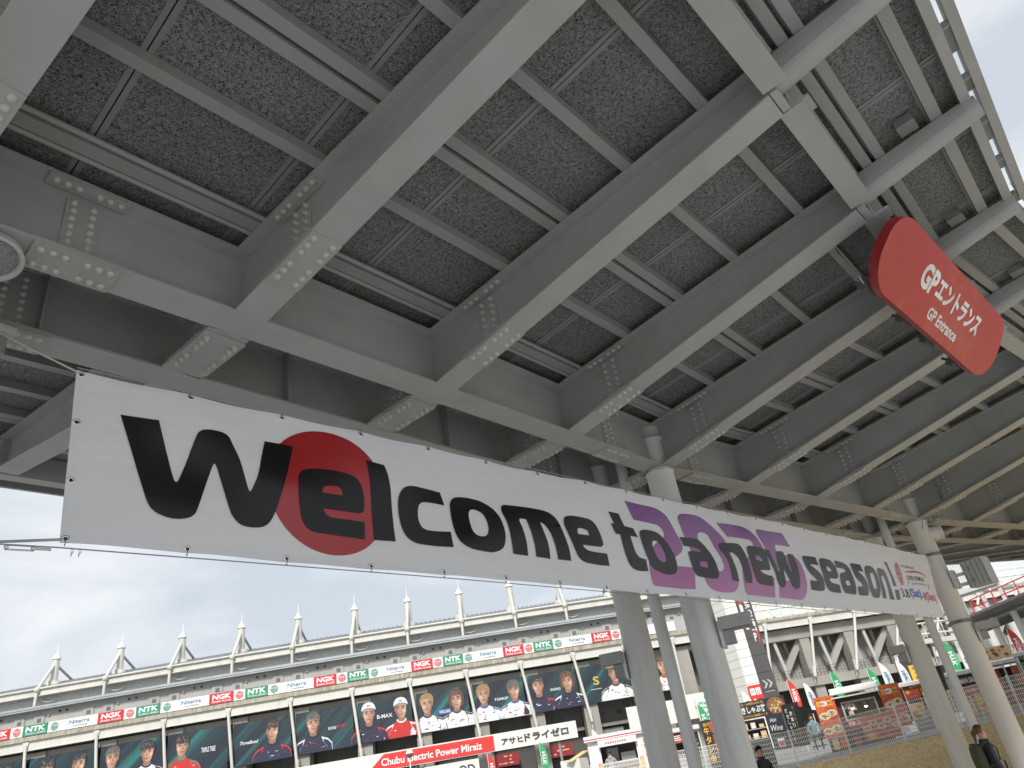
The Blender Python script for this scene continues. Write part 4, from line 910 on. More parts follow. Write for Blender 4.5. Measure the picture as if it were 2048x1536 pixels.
# ------------------------------------------------------------------ driver posters between the posts
def poster_mat():
    m = bpy.data.materials.new('poster_ground'); m.use_nodes = True; t = m.node_tree; b = t.nodes['Principled BSDF']; b.inputs['Roughness'].default_value = .55
    g = N(t, 'ShaderNodeTexCoord'); mp_ = N(t, 'ShaderNodeMapping'); mp_.inputs[2].default_value = (0, 0, 0); mp_.inputs[3].default_value = (.35, .35, .35)
    sx = N(t, 'ShaderNodeSeparateXYZ'); t.links.new(g.outputs['Object'], sx.inputs[0])
    m1 = N(t, 'ShaderNodeMath', operation='MULTIPLY'); m1.inputs[1].default_value = .75; t.links.new(sx.outputs['Z'], m1.inputs[0])
    m2 = N(t, 'ShaderNodeMath', operation='SUBTRACT'); t.links.new(sx.outputs['X'], m2.inputs[0]); t.links.new(m1.outputs[0], m2.inputs[1])
    n = N(t, 'ShaderNodeTexNoise', noise_dimensions='1D'); n.inputs['Scale'].default_value = .55; n.inputs['Detail'].default_value = 4.5; n.inputs['Roughness'].default_value = .65; t.links.new(m2.outputs[0], n.inputs['W'])
    r = N(t, 'ShaderNodeValToRGB'); e = r.color_ramp.elements; e[0].position = .42; e[0].color = (.012, .018, .032, 1); e[1].position = .72; e[1].color = (.02, .15, .14, 1); x = e.new(.57); x.color = (.013, .045, .055, 1)
    t.links.new(n.outputs['Fac'], r.inputs[0])
    n2 = N(t, 'ShaderNodeTexNoise', noise_dimensions='1D'); n2.inputs['Scale'].default_value = 9; n2.inputs['Detail'].default_value = 3; t.links.new(sx.outputs['X'], n2.inputs['W'])
    bp = N(t, 'ShaderNodeBump'); bp.inputs['Strength'].default_value = .6; bp.inputs['Distance'].default_value = .04; t.links.new(n2.outputs['Fac'], bp.inputs['Height']); t.links.new(bp.outputs[0], b.inputs['Normal'])
    t.links.new(r.outputs[0], b.inputs['Base Color']); return m
pgm = poster_mat()
def pm(n, c): return mat(n, c, .6, .22, 9, bump=.3, bs=5)
PC = dict(skin=pm('print_skin', (.44, .26, .18)), shade=pm('print_skin_shade', (.27, .14, .095)), dark=pm('print_dark', (.018, .016, .018)), black=pm('print_black_hair', (.03, .028, .03)), brown=pm('print_brown_hair', (.10, .055, .035)), grey=pm('print_grey_hair', (.10, .09, .085)), blond=pm('print_blond_hair', (.30, .19, .085)), light=pm('print_hair_light', (.26, .23, .215)), glow=pm('print_skin_light', (.62, .40, .30)), white=pm('print_white', (.66, .66, .66)), red=pm('print_red', (.50, .025, .02)), navy=pm('print_navy', (.02, .025, .055)), blue=pm('print_blue', (.03, .08, .30)), lip=pm('print_lip', (.30, .10, .085)), teal=pm('print_teal', (.02, .20, .18)), yellow=pm('print_yellow', (.62, .38, .03)))
PK = list(PC); PM_ = [PC[k] for k in PK]; PI = {k: i for i, k in enumerate(PK)}
def portrait(fr, cx, base, s, hair='black', style='short', suit='navy', trim='red', cap=False, turn=0., seed=0):
    """head and shoulders as flat print, cx along the poster, s the head height"""
    rd = random.Random(seed); mb = MB(); Zc = [.02]
    def F(pts, k, dz=.003): Zc[0] += dz; flat(mb, [(cx+x*s, base+y*s) for x, y in pts], fr, Zc[0], PI[k])
    F(sm([(-1.25, 0, 1), (1.25, 0, 1), (1.18, .45), (.95, .72), (.5, .88), (.28, 1.02, 1), (-.28, 1.02, 1), (-.5, .88), (-.95, .72), (-1.18, .45)], 4), suit)
    F([(-1.2, .42), (-.95, .70), (-.52, .86), (-.62, .6), (-.9, .2), (-1.22, 0)], trim); F([(1.2, .42), (.95, .70), (.52, .86), (.62, .6), (.9, .2), (1.22, 0)], trim)
    F([(-1.16, .36), (-.95, .60), (-.62, .72), (-.7, .5), (-.95, .15), (-1.2, 0)], suit); F([(1.16, .36), (.95, .60), (.62, .72), (.7, .5), (.95, .15), (1.2, 0)], suit)
    for q in range(7):
        x, y = rd.uniform(-.75, .75), rd.uniform(.08, .6); w, h = rd.uniform(.05, .2), rd.uniform(.025, .06)
        F([(x, y), (x+w, y), (x+w, y+h), (x, y+h)], rd.choice(['white', 'red', 'blue'] if suit != 'white' else ['navy', 'red', 'dark']), .0006)
    F(sm([(-.30, .98), (-.30, 1.1), (0, 1.0), (.3, 1.1), (.3, .98), (.12, .86), (-.12, .86)], 3), trim if suit != 'navy' else 'dark')
    F([(-.2, 1.35), (-.23, 1.02), (-.1, .94), (.1, .94), (.23, 1.02), (.2, 1.35)], 'shade')
    t = turn; sd_ = 1 if t >= 0 else -1
    if style == 'long': F(sm([(-.44, 1.18), (-.52, 1.6), (-.50, 1.95), (-.36, 2.25), (0, 2.42), (.36, 2.25), (.52, 1.95), (.53, 1.6), (.45, 1.15), (.30, 1.25), (-.30, 1.3)], 4), hair)
    else: F(sm([(-.36, 1.60), (-.45, 1.80), (-.46, 2.05), (-.30, 2.30), (0, 2.40), (.32, 2.30), (.46, 2.05), (.45, 1.80), (.36, 1.60), (0, 1.5)], 4), hair)
    for sx in (-1, 1):
        if sx == sd_ or abs(t) < .35: F(sm([(sx*.34, 1.52), (sx*.41, 1.60), (sx*.42, 1.76), (sx*.36, 1.78)], 3), 'shade', .0008)
    F(sm([(.02*sd_, 1.10), (.15, 1.14), (.27, 1.32), (.345, 1.60), (.36, 1.86), (.30, 2.1), (0, 2.18), (-.30, 2.1), (-.36, 1.86), (-.345, 1.60), (-.27, 1.32), (-.15, 1.14)], 3), 'skin')
    F(sm([(sd_*.36, 1.9), (sd_*.345, 1.60), (sd_*.27, 1.32), (sd_*.14, 1.13), (sd_*.05, 1.11), (sd_*.10, 1.28), (sd_*.16, 1.45), (sd_*.24, 1.62), (sd_*.23, 1.95)], 3), 'shade', .001)
    F(sm([(-sd_*.30, 1.48), (-sd_*.12, 1.50), (-sd_*.14, 1.62), (-sd_*.29, 1.64)], 3), 'glow', .0008); F(sm([(-sd_*.24, 1.90), (sd_*.05, 1.92), (sd_*.05, 2.0), (-sd_*.22, 1.98)], 3), 'glow', .0008)
    F([(-.17, 1.155), (.17, 1.155), (.12, 1.115), (-.12, 1.115)], 'shade', .0006)
    for sx in (-1, 1):
        x = sx*.155+t*.06
        F(sm([(x-.10, 1.74), (x, 1.80), (x+.10, 1.74), (x, 1.69)], 3), 'shade', .0006)
        F(sm([(x-.075, 1.735), (x, 1.765), (x+.075, 1.735), (x, 1.715)], 3), 'white' if abs(t) < .2 else 'light', .0006); F(ell(x+t*.03, 1.74, .032, .03, 8), 'dark', .0006); F([(x-.09, 1.75), (x, 1.785), (x+.09, 1.75), (x, 1.765)], 'dark', .0005)
        F([(x-.11, 1.825-.015*sx*-1), (x+.11, 1.825-.015*sx), (x+.09, 1.872), (x-.09, 1.872)], 'dark' if hair not in ('blond',) else 'brown', .0005)
    F([(t*.08-.055, 1.50), (t*.08+.055, 1.50), (t*.08+.05*sd_+.02, 1.56), (t*.08+.035*sd_, 1.76), (t*.08+.01*sd_, 1.58), (t*.08-.05, 1.53)], 'shade', .0005)
    F(sm([(t*.06-.115, 1.375), (t*.06, 1.405), (t*.06+.115, 1.375), (t*.06, 1.335)], 3), 'lip', .0005); F([(t*.06-.11, 1.373), (t*.06, 1.382), (t*.06+.11, 1.373), (t*.06, 1.366)], 'dark', .0004)
    F([(t*.06-.05, 1.29), (t*.06+.05, 1.29), (t*.06+.03, 1.27), (t*.06-.03, 1.27)], 'shade', .0005)
    if cap:
        F(sm([(-.44, 1.92), (-.43, 2.15), (-.25, 2.36), (.02, 2.42), (.28, 2.34), (.43, 2.12), (.44, 1.92), (0, 2.03)], 4), 'white')
        F(sm([(-.52, 1.86), (-.3, 2.02), (0, 2.07), (.3, 2.02), (.5, 1.9), (.2, 1.93), (-.2, 1.93)], 3), 'light', .001); F([(-.12, 2.15), (.12, 2.15), (.1, 2.22), (-.1, 2.22)], 'red', .0005)
    else:
        fringe = [(-.40, 1.64), (-.46, 1.85), (-.46, 2.05), (-.32, 2.29), (0, 2.41), (.32, 2.29), (.46, 2.05), (.46, 1.85), (.40, 1.64), (.36, 1.84)]
        n = 7 if style != 'crop' else 5; yb = 1.86 if style == 'fringe' else (1.93 if style != 'crop' else 2.04)
        for k in range(n): x = .34-.68*k/(n-1); fringe += [(x, yb+rd.uniform(.03, .09)), (x-.05, yb-rd.uniform(.0, .10))]
        fringe += [(-.38, 1.85)]; F(fringe, hair)
        for k in range(22):
            x = rd.uniform(-.36, .36); y = rd.uniform(2.0, 2.26); F([(x, y), (x+.02, y+.01), (x+rd.uniform(-.1, .1), y-rd.uniform(.1, .2))], 'light' if hair in ('grey', 'black') else 'blond', .0004)
        if style == 'long':
            F(sm([(-.47, 1.3), (-.5, 1.75), (-.40, 2.1), (-.30, 2.0), (-.36, 1.6), (-.33, 1.3)], 3), hair); F(sm([(.47, 1.25), (.52, 1.75), (.40, 2.1), (.30, 2.0), (.36, 1.6), (.33, 1.3)], 3), hair)
    return mb
PB = {  # bay index -> portraits (x fraction, hair, style, suit, trim, cap, turn), words (text, x, y, w, h, colour), label
 5: ([(.30, 'black', 'short', 'white', 'red', 0, .5), (.72, 'black', 'fringe', 'navy', 'red', 0, -.5)], [], 'of two dark haired drivers at the far left edge'),
 6: ([(.28, 'black', 'fringe', 'navy', 'blue', 0, .5), (.76, 'black', 'short', 'white', 'red', 0, -.5)], [], 'of two black haired drivers at lower left, left of the words Kids com'),
 7: ([(.20, 'grey', 'short', 'white', 'red', 0, .3), (.76, 'black', 'fringe', 'white', 'navy', 0, -.6)], [('Kids com', .40, 1.15, 1.15, .28, 'white'), ('HCMS', .42, .8, 1.0, .22, 'white')], 'of a silver haired and a black haired driver beside the words Kids com'),
 8: ([(.24, 'black', 'fringe', 'red', 'teal', 0, .4)], [('TRIPLE TREE', .56, 1.75, 1.35, .42, 'white')], 'of one black haired driver in red beside the words TRIPLE TREE'),
 9: ([(.68, 'black', 'fringe', 'navy', 'red', 0, -.4)], [('ThreeBond', .12, 1.75, 1.75, .30, 'white')], 'of one dark haired driver beside the word ThreeBond'),
 10: ([(.30, 'grey', 'short', 'navy', 'white', 0, .3)], [('ROOKIE', .56, 1.75, .8, .26, 'white'), ('RACING', .72, 1.83, .85, .26, 'red')], 'of one grey haired driver beside the words ROOKIE RACING'),
 11: ([(.20, 'black', 'short', 'navy', 'red', 1, .3), (.80, 'black', 'short', 'red', 'white', 1, -.4)], [('—⊟—', .35, 1.95, 1.5, .35, 'white')], 'of two drivers in white caps, one in navy and one in red'),
 12: ([(.20, 'blond', 'crop', 'white', 'navy', 0, .4), (.76, 'brown', 'long', 'white', 'navy', 0, -.2)], [('WECARS', .42, 1.45, 1.1, .28, 'white')], 'of a blond and a brown haired driver in white beside the word WECARS'),
 13: ([(.20, 'blond', 'short', 'white', 'blue', 0, .2), (.80, 'grey', 'fringe', 'white', 'blue', 0, -.2)], [('TGMGP', .40, 1.72, 1.4, .24, 'white')], 'of a blond and a brown haired driver beside the letters TGMGP'),
 14: ([(.20, 'black', 'short', 'navy', 'red', 0, .2), (.80, 'brown', 'long', 'navy', 'white', 0, -.2)], [('INGING', .44, 1.75, 1.0, .24, 'white')], 'of two dark suited drivers, one long haired, beside the word INGING'),
 15: ([(.70, 'black', 'short', 'white', 'navy', 0, -.3)], [('S', .24, 1.6, .6, .8, 'yellow'), ('―――', .16, 1.2, 1.1, .05, 'white')], 'of one black haired driver in white and a yellow swoosh, behind a column light'),
 16: ([(.25, 'black', 'short', 'white', 'red', 0, .2), (.72, 'brown', 'short', 'white', 'red', 0, .3)], [], 'of two drivers in white, half hidden by the columns')}
for bi, (ps, ws, lab) in PB.items():
    a0, a1 = PO[bi]+.03+lean(PO[bi])*.3, PO[bi+1]-.03+lean(PO[bi+1])*.3; z0 = 7.0+.045*(bi-8); H = 10.78-z0
    fr, L = sfrm(a0, a1, .35, z0)
    o = empty('driver_poster', fr @ V((0, 0, 0)), label='poster '+lab, cat='poster', group='driver posters under the grandstand deck')
    mb = MB(); n = 24; vs = []
    for k in range(n+1):
        for y in (0, H): vs.append(fr @ V((L*k/n, y+random.uniform(-.02, .02), 0)))
    mb.add(vs, [(2*k, 2*k+2, 2*k+3, 2*k+1) for k in range(n)]); mb.add([v-(fr.to_3x3() @ V((0, 0, .01))) for v in vs], [(2*k+1, 2*k+3, 2*k+2, 2*k) for k in range(n)]); part('sheet', mb, pgm, o)
    for j, (fx, hr, stl, su, trm, cp, tn) in enumerate(ps):
        part('portrait', portrait(fr, L*fx, .02, H*.405, hr, stl, su, trm, cp, tn, bi*7+j), PM_, o)
    for q, (s_, x, y, w, h, ck) in enumerate(ws):
        mb = MB(); bx = s_ == 'WECARS'
        if bx: rect(mb, fr, L*x-.1, L*x+w+.1, y-.1, y+h+.1, .02, 1)
        text(mb, s_ if s_ != '—⊟—' else 'B-MAX', fr, L*x, y, w, h, 0, .03, .02, .15 if s_ in ('ThreeBond', 'ROOKIE', 'RACING') else 0)
        part('lettering', mb, [PC[ck], PC['blue']], o)

# ------------------------------------------------------------------ long sign board on the ground floor
a0, aR = -140.5, -134.27
fr, L = sfrm(-135.6, aR, -1.5, 4.62)
o = empty('sign_board', st(-135.5, -1.5, .6), label='long white sign board across the ground floor with a red field and large Japanese lettering', cat='sign')
mb = MB(); sbox(mb, a0, aR, -1.5, -1.2, 4.5, 5.95, z1b=5.95); mb.v = mb.v; part('board', mb, signw, o)
def bxy(a, z, off=.03): p = st(a, -1.5-off, z); return p
mb = MB()
qs = [(-136.75, 4.56), (-135.27, 4.56), (-135.27, 5.84), (-136.56, 5.84)]
n = 8
for k in range(n):
    f0, f1 = k/n, (k+1)/n
    b0, b1 = qs[0][0]+(qs[1][0]-qs[0][0])*f0, qs[0][0]+(qs[1][0]-qs[0][0])*f1; t0, t1 = qs[3][0]+(qs[2][0]-qs[3][0])*f0, qs[3][0]+(qs[2][0]-qs[3][0])*f1
    mb.add([bxy(b0, 4.56), bxy(b1, 4.56), bxy(t1, 5.84), bxy(t0, 5.84)], [(0, 1, 2, 3)])
part('red_field', mb, signr, o)
f2, L2 = sfrm(-136.62, -135.35, -1.55, 4.56); mb = MB(); text(mb, 'Chubu Electric Power Miraiz', f2, .02*L2, .30, L2*.93, .62, 0, .02, .022); part('lettering', mb, rwhite, o)
f2, L2 = sfrm(-135.20, -134.34, -1.55, 4.56); mb = MB(); text(mb, 'アサヒ', f2, .02*L2, .34, L2*.30, .55, 0, .02, .03); text(mb, 'ドライゼロ', f2, .34*L2, .34, L2*.62, .70, 0, .02, .035); part('lettering', mb, signt, o)
mb = MB()
for a in (-139.5, -138.4, -137.3, -136.2, -135.3, -134.5): p = st(a, -1.1, 0); mb.beam(p+V((0, 0, .6)), p+V((0, 0, 5.5)), .15, .15, up=(1, 0, 0))
part('support', mb, conc, o)
f2, L2 = sfrm(-136.1, -135.47, -2.2, 3.0)
o = empty('sign_board', f2 @ V((L2/2, 0, 0)), label='small white sign board with dark lettering under the red field', cat='sign')
mb = MB(); mb.prism([[(0, 0), (L2, 0), (L2, 1.15), (0, 1.15)]], f2, -.08, 0); part('board', mb, signw, o); mb = MB(); text(mb, 'OD', f2, L2*.62, .05, L2*.3, .75, 0, .01, .03); part('lettering', mb, signt, o)
# white boards right of the shutter
for a0, a1, z0, z1, nm, lab in ((-133.62, -133.02, 4.3, 6.35, 'SUZUKA\nCIRCUIT', 'white board with a track outline between the concrete pillars'), (-132.95, -132.2, 4.4, 6.6, 'CIRCUIT DE SPA', 'white board reading CIRCUIT DE SPA seen between the near columns'),):
    f2, L2 = sfrm(a0, a1, -1.0, z0); o = empty('sign_board', f2 @ V((L2/2, 0, 0)), label=lab, cat='sign')
    mb = MB(); mb.prism([[(0, 0), (L2, 0), (L2, z1-z0), (0, z1-z0)]], f2, -.1, 0); part('board', mb, signw, o)
    mb = MB()
    if 'SPA' in nm: text(mb, nm, f2, L2*.25, .8, L2*.65, .28, 0, .01, .01); text(mb, 'FRANCORCHAMPS', f2, L2*.35, .5, L2*.5, .14, 0, .01)
    else:
        text(mb, 'SUZUKA', f2, L2*.25, .62, 1.4, .22, 0, .01, .02); text(mb, 'CIRCUIT', f2, L2*.28, .3, 1.3, .22, 0, .01, .02)
        tr_ = sm([(.25, 1.35), (.45, 1.5), (.6, 1.35), (.85, 1.3), (1.1, 1.45), (1.35, 1.3), (1.2, 1.2), (.8, 1.15), (.5, 1.2)], 3)
        for p, q in zip(tr_, tr_[1:]+tr_[:1]): mb.tube(f2 @ V((L2*.2+p[0], p[1], .02)), f2 @ V((L2*.2+q[0], q[1], .02)), .035, n=4)
    part('lettering', mb, signt, o)
f2, L2 = sfrm(-132.75, -132.3, -1.2, 4.0); o = empty('sign_board', f2 @ V((L2/2, 0, 0)), label='teal splashed board reading World Circuit passion between the near columns', cat='sign')
mb = MB(); mb.prism([[(0, 0), (L2, 0), (L2, 2.3), (0, 2.3)]], f2, -.08, 0); part('board', mb, signw, o); mb = MB()
for k in range(9): x, y = random.uniform(.2, L2-.2), random.choice((.2, .35, 2.0, 2.1)); flat(mb, sm(ell(x, y, random.uniform(.15, .3), random.uniform(.1, .2), 7), 2), f2, .015+.002*k, 0)
for k, s_ in enumerate(('World Circuit', 'united passion', 'same fans')): text(mb, s_, f2, .2, 1.5-.42*k, L2-.5, .28, 0, .05, .02)
part('lettering', mb, mat('teal_print', (.02, .32, .28), .5), o)

# ------------------------------------------------------------------ the clad pylon
def az(a, D, z): t = math.radians(a); return V((D*math.cos(t), D*math.sin(t), z))
tile = mat('white_tile', (.74, .73, .67), .4, .04, .5); dkp = mat('dark_cladding', (.075, .068, .068), .5, .08, .6)
o = empty('pylon', az(24.5, 58, .6), label='tall pylon clad in white tiles with a dark sign face, behind the near front column', cat='pylon')
pA, pB, pC = az(25.45, 58, 0), az(24.54, 57.9, 0), az(23.46, 57.8, 0); back = az(27.6, 61, 0)-pA; bk2 = back
mb = MB(); mb.hexa([pA+(pB-pA)*.01+bk2*.01+V((0, 0, .6)), pC+bk2*.01+V((0, 0, .6)), pC+bk2*.99+V((0, 0, .6)), pA+bk2*.99+V((0, 0, .6)), pA+bk2*.01+V((0, 0, 13.6)), pC+bk2*.01+V((0, 0, 13.6)), pC+bk2*.99+V((0, 0, 13.6)), pA+bk2*.99+V((0, 0, 13.6))]); part('core', mb, conc, o)
z = 1.0; out_ = (pC-pA).normalized(); nrm = V((out_.y, -out_.x, 0)); 
if nrm.dot(V((-1, -.4, 0))) < 0: nrm = -nrm
k = 0
while z < 13.5:
    h = .60
    for P, Q, hh in ((pA, pB, h),):
        mb = MB(); d = (Q-P); mb.box((P+Q)/2+nrm*.03+V((0, 0, z+h/2-.006)), d*.494, nrm*.025, (0, 0, h/2-.012)); part('tile', mb, tile, o)
    mb = MB(); d = back; nl = V((-d.y, d.x, 0)).normalized()
    if nl.dot(-pA) < 0: nl = -nl
    mb.box(pA+back/2+nl*.03+V((0, 0, z+h/2-.006)), d*.494, nl*.025, (0, 0, h/2-.012)); part('tile', mb, tile, o)
    if k % 2 == 0:
        mb = MB(); d = pC-pB; mb.box((pB+pC)/2+nrm*.04+V((0, 0, z+h-.01)), d*.497, nrm*.03, (0, 0, h-.014)); part('cladding_panel', mb, dkp, o)
    z += h; k += 1
f2 = frame(pB+nrm*.08+V((0, 0, 0)), pC-pB, (0, 0, 1)); W_ = (pC-pB).length
mb = MB()
for x in (.22, .55): flat(mb, [(x, 4.75), (x+.12, 4.75), (x+.34, 5.02), (x+.12, 5.29), (x, 5.29), (x+.20, 5.02)], f2, .004, 0)
rect(mb, f2, .2, .9, 4.50, 4.54, .004); part('arrow_mark', mb, mat('mark_grey', (.45, .45, .45), .5), o)
mb = MB()
for k, (y, s_) in enumerate(((11.2, 0), (10.6, 1), (10.0, 0), (9.4, 1), (8.6, 0), (8.1, 1))):
    if y > 9: flat(mb, [(.2, y-.55), (.42, y-.62), (.42, y), (.2, y+.06)], f2, .004, s_)
flat(mb, sm([(.75, 8.8), (.95, 8.5), (.98, 8.0), (.85, 7.7), (.9, 8.2)], 3), f2, .004, 0)
for k, c in enumerate('CIRCUIT'): text(mb, c, f2 @ Matrix.Translation((.85, 11.4-.42*k, 0)) @ Matrix.Rotation(-math.pi/2, 4, 'Z'), 0, -.25, .34, .34, 1, .004, .02)
text(mb, 'P', f2, .6, 7.9, .2, .6, 1, .004, .02)
part('lettering', mb, [signr, rwhite], o)
mb = MB(); f3 = frame(pA+nrm*.09+V((0, 0, 3.6)), pB-pA, (0, 0, 1)); W3 = (pB-pA).length; mb.prism([[(0, 0), (W3, 0), (W3, 1.5), (0, 1.5)]], f3, -.03, 0, 0); 
for x in (.12, .52): rect(mb, f3, x, x+.34, .85, 1.3, .004, 1)
text(mb, 'WC', f3, .16, .98, .26, .2, 0, .008); flat(mb, ell(.69, 1.0, .11, .11, 12), f3, .008, 0); flat(mb, ell(.69, 1.0, .07, .07, 12), f3, .012, 1)
flat(mb, [(.25, .2), (.33, .2), (.33, .5), (.40, .5), (.29, .65), (.18, .5), (.25, .5)], f3, .004, 1); rect(mb, f3, .55, .85, .2, .6, .004, 2); part('toilet_sign', mb, [signr, rwhite, signt], o)

# ------------------------------------------------------------------ ground
G0 = -.40
def gh(a, D):
    """ground height at azimuth a (degrees), distance D"""
    f = .66+.03*max(0, min(14, 23.6-a)); t = max(0, min(1, (D-15.5)/12.1)); t = t**1.15
    lump = .04*math.sin(D*1.3+a*.5)*math.sin(a*.9)*(1 if 15 < D < 27 else 0)
    return G0+(f-G0)*t+lump
pave = mat('pavement', (.45, .455, .45), .85, .10, .8, bump=.25, bs=30, dirt=(.30, .305, .30), dirts=.5)
asph = mat('asphalt', (.26, .26, .255), .9, .1, .4, bump=.3, bs=40, dirt=(.17, .17, .165), dirts=.3)
grassm = mat('dry_grass', (.54, .41, .22), .95, .35, 9, bump=1.0, bs=22, dirt=(.70, .56, .32), dirts=3.5)
def sheet(name, radii, azs, m):
    mb = MB(); vs = [az(a, D, gh(a, D)) for D in radii for a in azs]; n = len(azs)
    mb.add(vs, [(j*n+i, (j+1)*n+i, (j+1)*n+i+1, j*n+i+1) for j in range(len(radii)-1) for i in range(n-1)], 0, True)
    return struct(name, mb, m)
full = [i*6 for i in range(61)]
sheet('pavement', [.01, 4, 8, 12, 14], full, pave)
inn = [-30+2*i for i in range(41)]; outr = [50+5*i for i in range(57)]
sheet('grass_bank', [14+.6*i for i in range(23)]+[27.8], inn, grassm)
sheet('pavement_apron', [14, 16, 18, 20, 22, 24, 26, 27.8], outr, pave)
sheet('ground', [27.8, 32, 40, 60, 120, 400, 2500], full, asph)
mb = MB(); rd = random.Random(3)
for i in range(26000):
    a = rd.uniform(2, 34); D = math.sqrt(rd.uniform(15**2, 27.7**2)); p = az(a, D, gh(a, D)-.01); h = rd.uniform(.03, .10); w = rd.uniform(.006, .014); t = rd.uniform(0, 6.28)
    d = V((math.cos(t), math.sin(t), 0)); mb.add([p-d*w, p+d*w, p+V((rd.uniform(-.05, .05), rd.uniform(-.05, .05), h))], [(0, 1, 2)], 0)
gt = struct('dry_grass', mb, mat('straw', (.70, .52, .26), .9, .45, 3), 'stuff'); tag(gt, 'short dry straw coloured grass over the bank', 'grass')

# ------------------------------------------------------------------ white wire fence on the bank
fw = mat('fence_white', (.78, .78, .76), .45, .03, 2)
fence = empty('mesh_fence', az(20.15, 28, gh(20.15, 28)), label='white welded wire fence with posts along the top of the dry grass bank', cat='fence')
FA = [23.63+3.47*i for i in range(-7, 5)]
FH = lambda a: (gh(a, 28)+.02, gh(a, 28)+1.06)
for i, a in enumerate(FA):
    b, t = FH(a); p = az(a, 28, 0); mb = MB(); mb.tube(p+V((0, 0, b-.1)), p+V((0, 0, t+.02)), .027, n=8); mb.lathe(p+V((0, 0, t+.02)), (0, 0, 1), [(.03, 0), (.03, .02), (.0, .03)], 8); part('post', mb, fw, fence)
    if i == len(FA)-1: break
    a2 = FA[i+1]; b2, t2 = FH(a2); p2 = az(a2, 28, 0); mb = MB(); nv = 32; d = (p2-p).normalized(); n_ = V((-d.y, d.x, 0))
    for k in range(1, nv):
        f = k/nv; q = p*(1-f)+p2*f; zb_, zt_ = b*(1-f)+b2*f, t*(1-f)+t2*f; mb.beam(q+V((0, 0, zb_)), q+V((0, 0, zt_)), .015, .015, up=d)
    for k in range(9):
        g = k/8; o_ = (.03 if k in (0, 7, 8) else 0); mb.beam(p+V((0, 0, b+(t-b)*g))-n_*o_, p2+V((0, 0, b2+(t2-b2)*g))-n_*o_, .018, .018)
    part('wire_panel', mb, fw, fence, kind='stuff')
# low rope along the foot of the bank
rf = empty('rope_barrier', az(16.6, 20, gh(16.6, 20)), label='thin white rope on short black stakes across the grass bank', cat='rope barrier')
ra = [24.5, 21.7, 19.05, 16.63, 14.2, 11.8]; tops = []
for a in ra: g = gh(a, 20); mb = MB(); mb.tube(az(a, 20, g-.1), az(a, 20, g+.42), .018, n=6); part('stake', mb, black, rf); tops.append(az(a, 20, g+.40))
mb = MB()
for p, q in zip(tops, tops[1:]):
    pts = [p*(1-k/5)+q*(k/5)-V((0, 0, .06*math.sin(math.pi*k/5))) for k in range(6)]; mb.path(pts, .007, 4)
part('rope', mb, rope, rf)

# ------------------------------------------------------------------ stalls and food trucks
orange = mat('menu_orange', (.62, .12, .035), .5, .1, 3); yel = mat('menu_yellow', (.75, .42, .04), .5); food1 = mat('food_brown', (.25, .10, .04), .6, .35, 14); food2 = mat('food_cream', (.68, .50, .28), .6, .25, 12); food3 = mat('food_green', (.14, .26, .05), .6, .4, 12); foodr = mat('food_red', (.45, .07, .05), .6, .35, 12)
brown = mat('kiosk_brown', (.085, .045, .035), .5, .08, 2); steelk = mat('kitchen_steel', (.45, .45, .44), .35, .08, 2, metal=.4); blk = mat('board_black', (.022, .022, .026), .5, .1, 2); pap = mat('paper_white', (.70, .69, .66), .6, .04, 4)
FM = [orange, yel, food1, food2, food3, foodr, rwhite, blk]
def pane(a0, a1, z0, z1, D, D1=None):
    p, q = az(a0, D, z0), az(a1, D if D1 is None else D1, z0); return frame(p, q-p, (0, 0, 1)), (q-p).length, z1-z0
def panel(name, fr, w, h, th, m, parent, label=None):
    mb = MB(); mb.prism([[(0, 0), (w, 0), (w, h), (0, h)]], fr, -th, 0); return part(name, mb, m, parent, label=label)
def dish(mb, fr, cx, cy, r, z, rd):
    flat(mb, ell(cx, cy, r*1.15, r*.72, 18), fr, z, 6); flat(mb, ell(cx, cy, r, r*.60, 18), fr, z+.003, 3)
    for k in range(9):
        t = rd.uniform(0, 6.28); q = rd.uniform(0, .62); x, y = cx+r*q*math.cos(t), cy+r*.6*q*math.sin(t)
        flat(mb, sm([(x+rd.uniform(.6, 1)*r*.28*math.cos(u), y+rd.uniform(.6, 1)*r*.18*math.sin(u)) for u in [i*1.256 for i in range(5)]], 2), fr, z+.006+.001*k, rd.choice([2, 4, 5, 3, 2]))
rd = random.Random(11)
bulb = mat('lit_bulb', (.9, .85, .7), .5, emis=(1, .85, .6)); bulb.node_tree.nodes['Principled BSDF'].inputs['Emission Strength'].default_value = 14
# kiosk with brick pattern menu boards
kio = empty('food_kiosk', az(18.7, 34, .68), label='brown food kiosk with orange brick pattern menu boards behind the wire fence', cat='kiosk')
fr, w, h = pane(20.1, 17.25, .75, 2.62, 33.4); body = MB(); body.prism([[(0, 0), (w, 0), (w, h), (0, h)], [(.22, 1.02), (w-.22, 1.02), (w-.22, 1.62), (.22, 1.62)]], fr, -.06, 0); part('front_wall', body, brown, kio)
mb = MB()
for x0, x1, y0, y1, zz in ((0, .05, 0, h, -1.9), (w-.05, w, 0, h, -1.9)): mb.hexa([fr @ V(p) for p in ((x0, y0, zz), (x1, y0, zz), (x1, y0, -.061), (x0, y0, -.061), (x0, y1, zz), (x1, y1, zz), (x1, y1, -.061), (x0, y1, -.061))])
part('side_wall', mb, brown, kio)
mb = MB(); mb.hexa([fr @ V(p) for p in ((.05, .0, -1.9), (w-.05, .0, -1.9), (w-.05, .0, -1.85), (.05, .0, -1.85), (.05, h, -1.9), (w-.05, h, -1.9), (w-.05, h, -1.85), (.05, h, -1.85))]); part('back_wall', mb, mat('kiosk_inside', (.66, .65, .60), .6), kio)
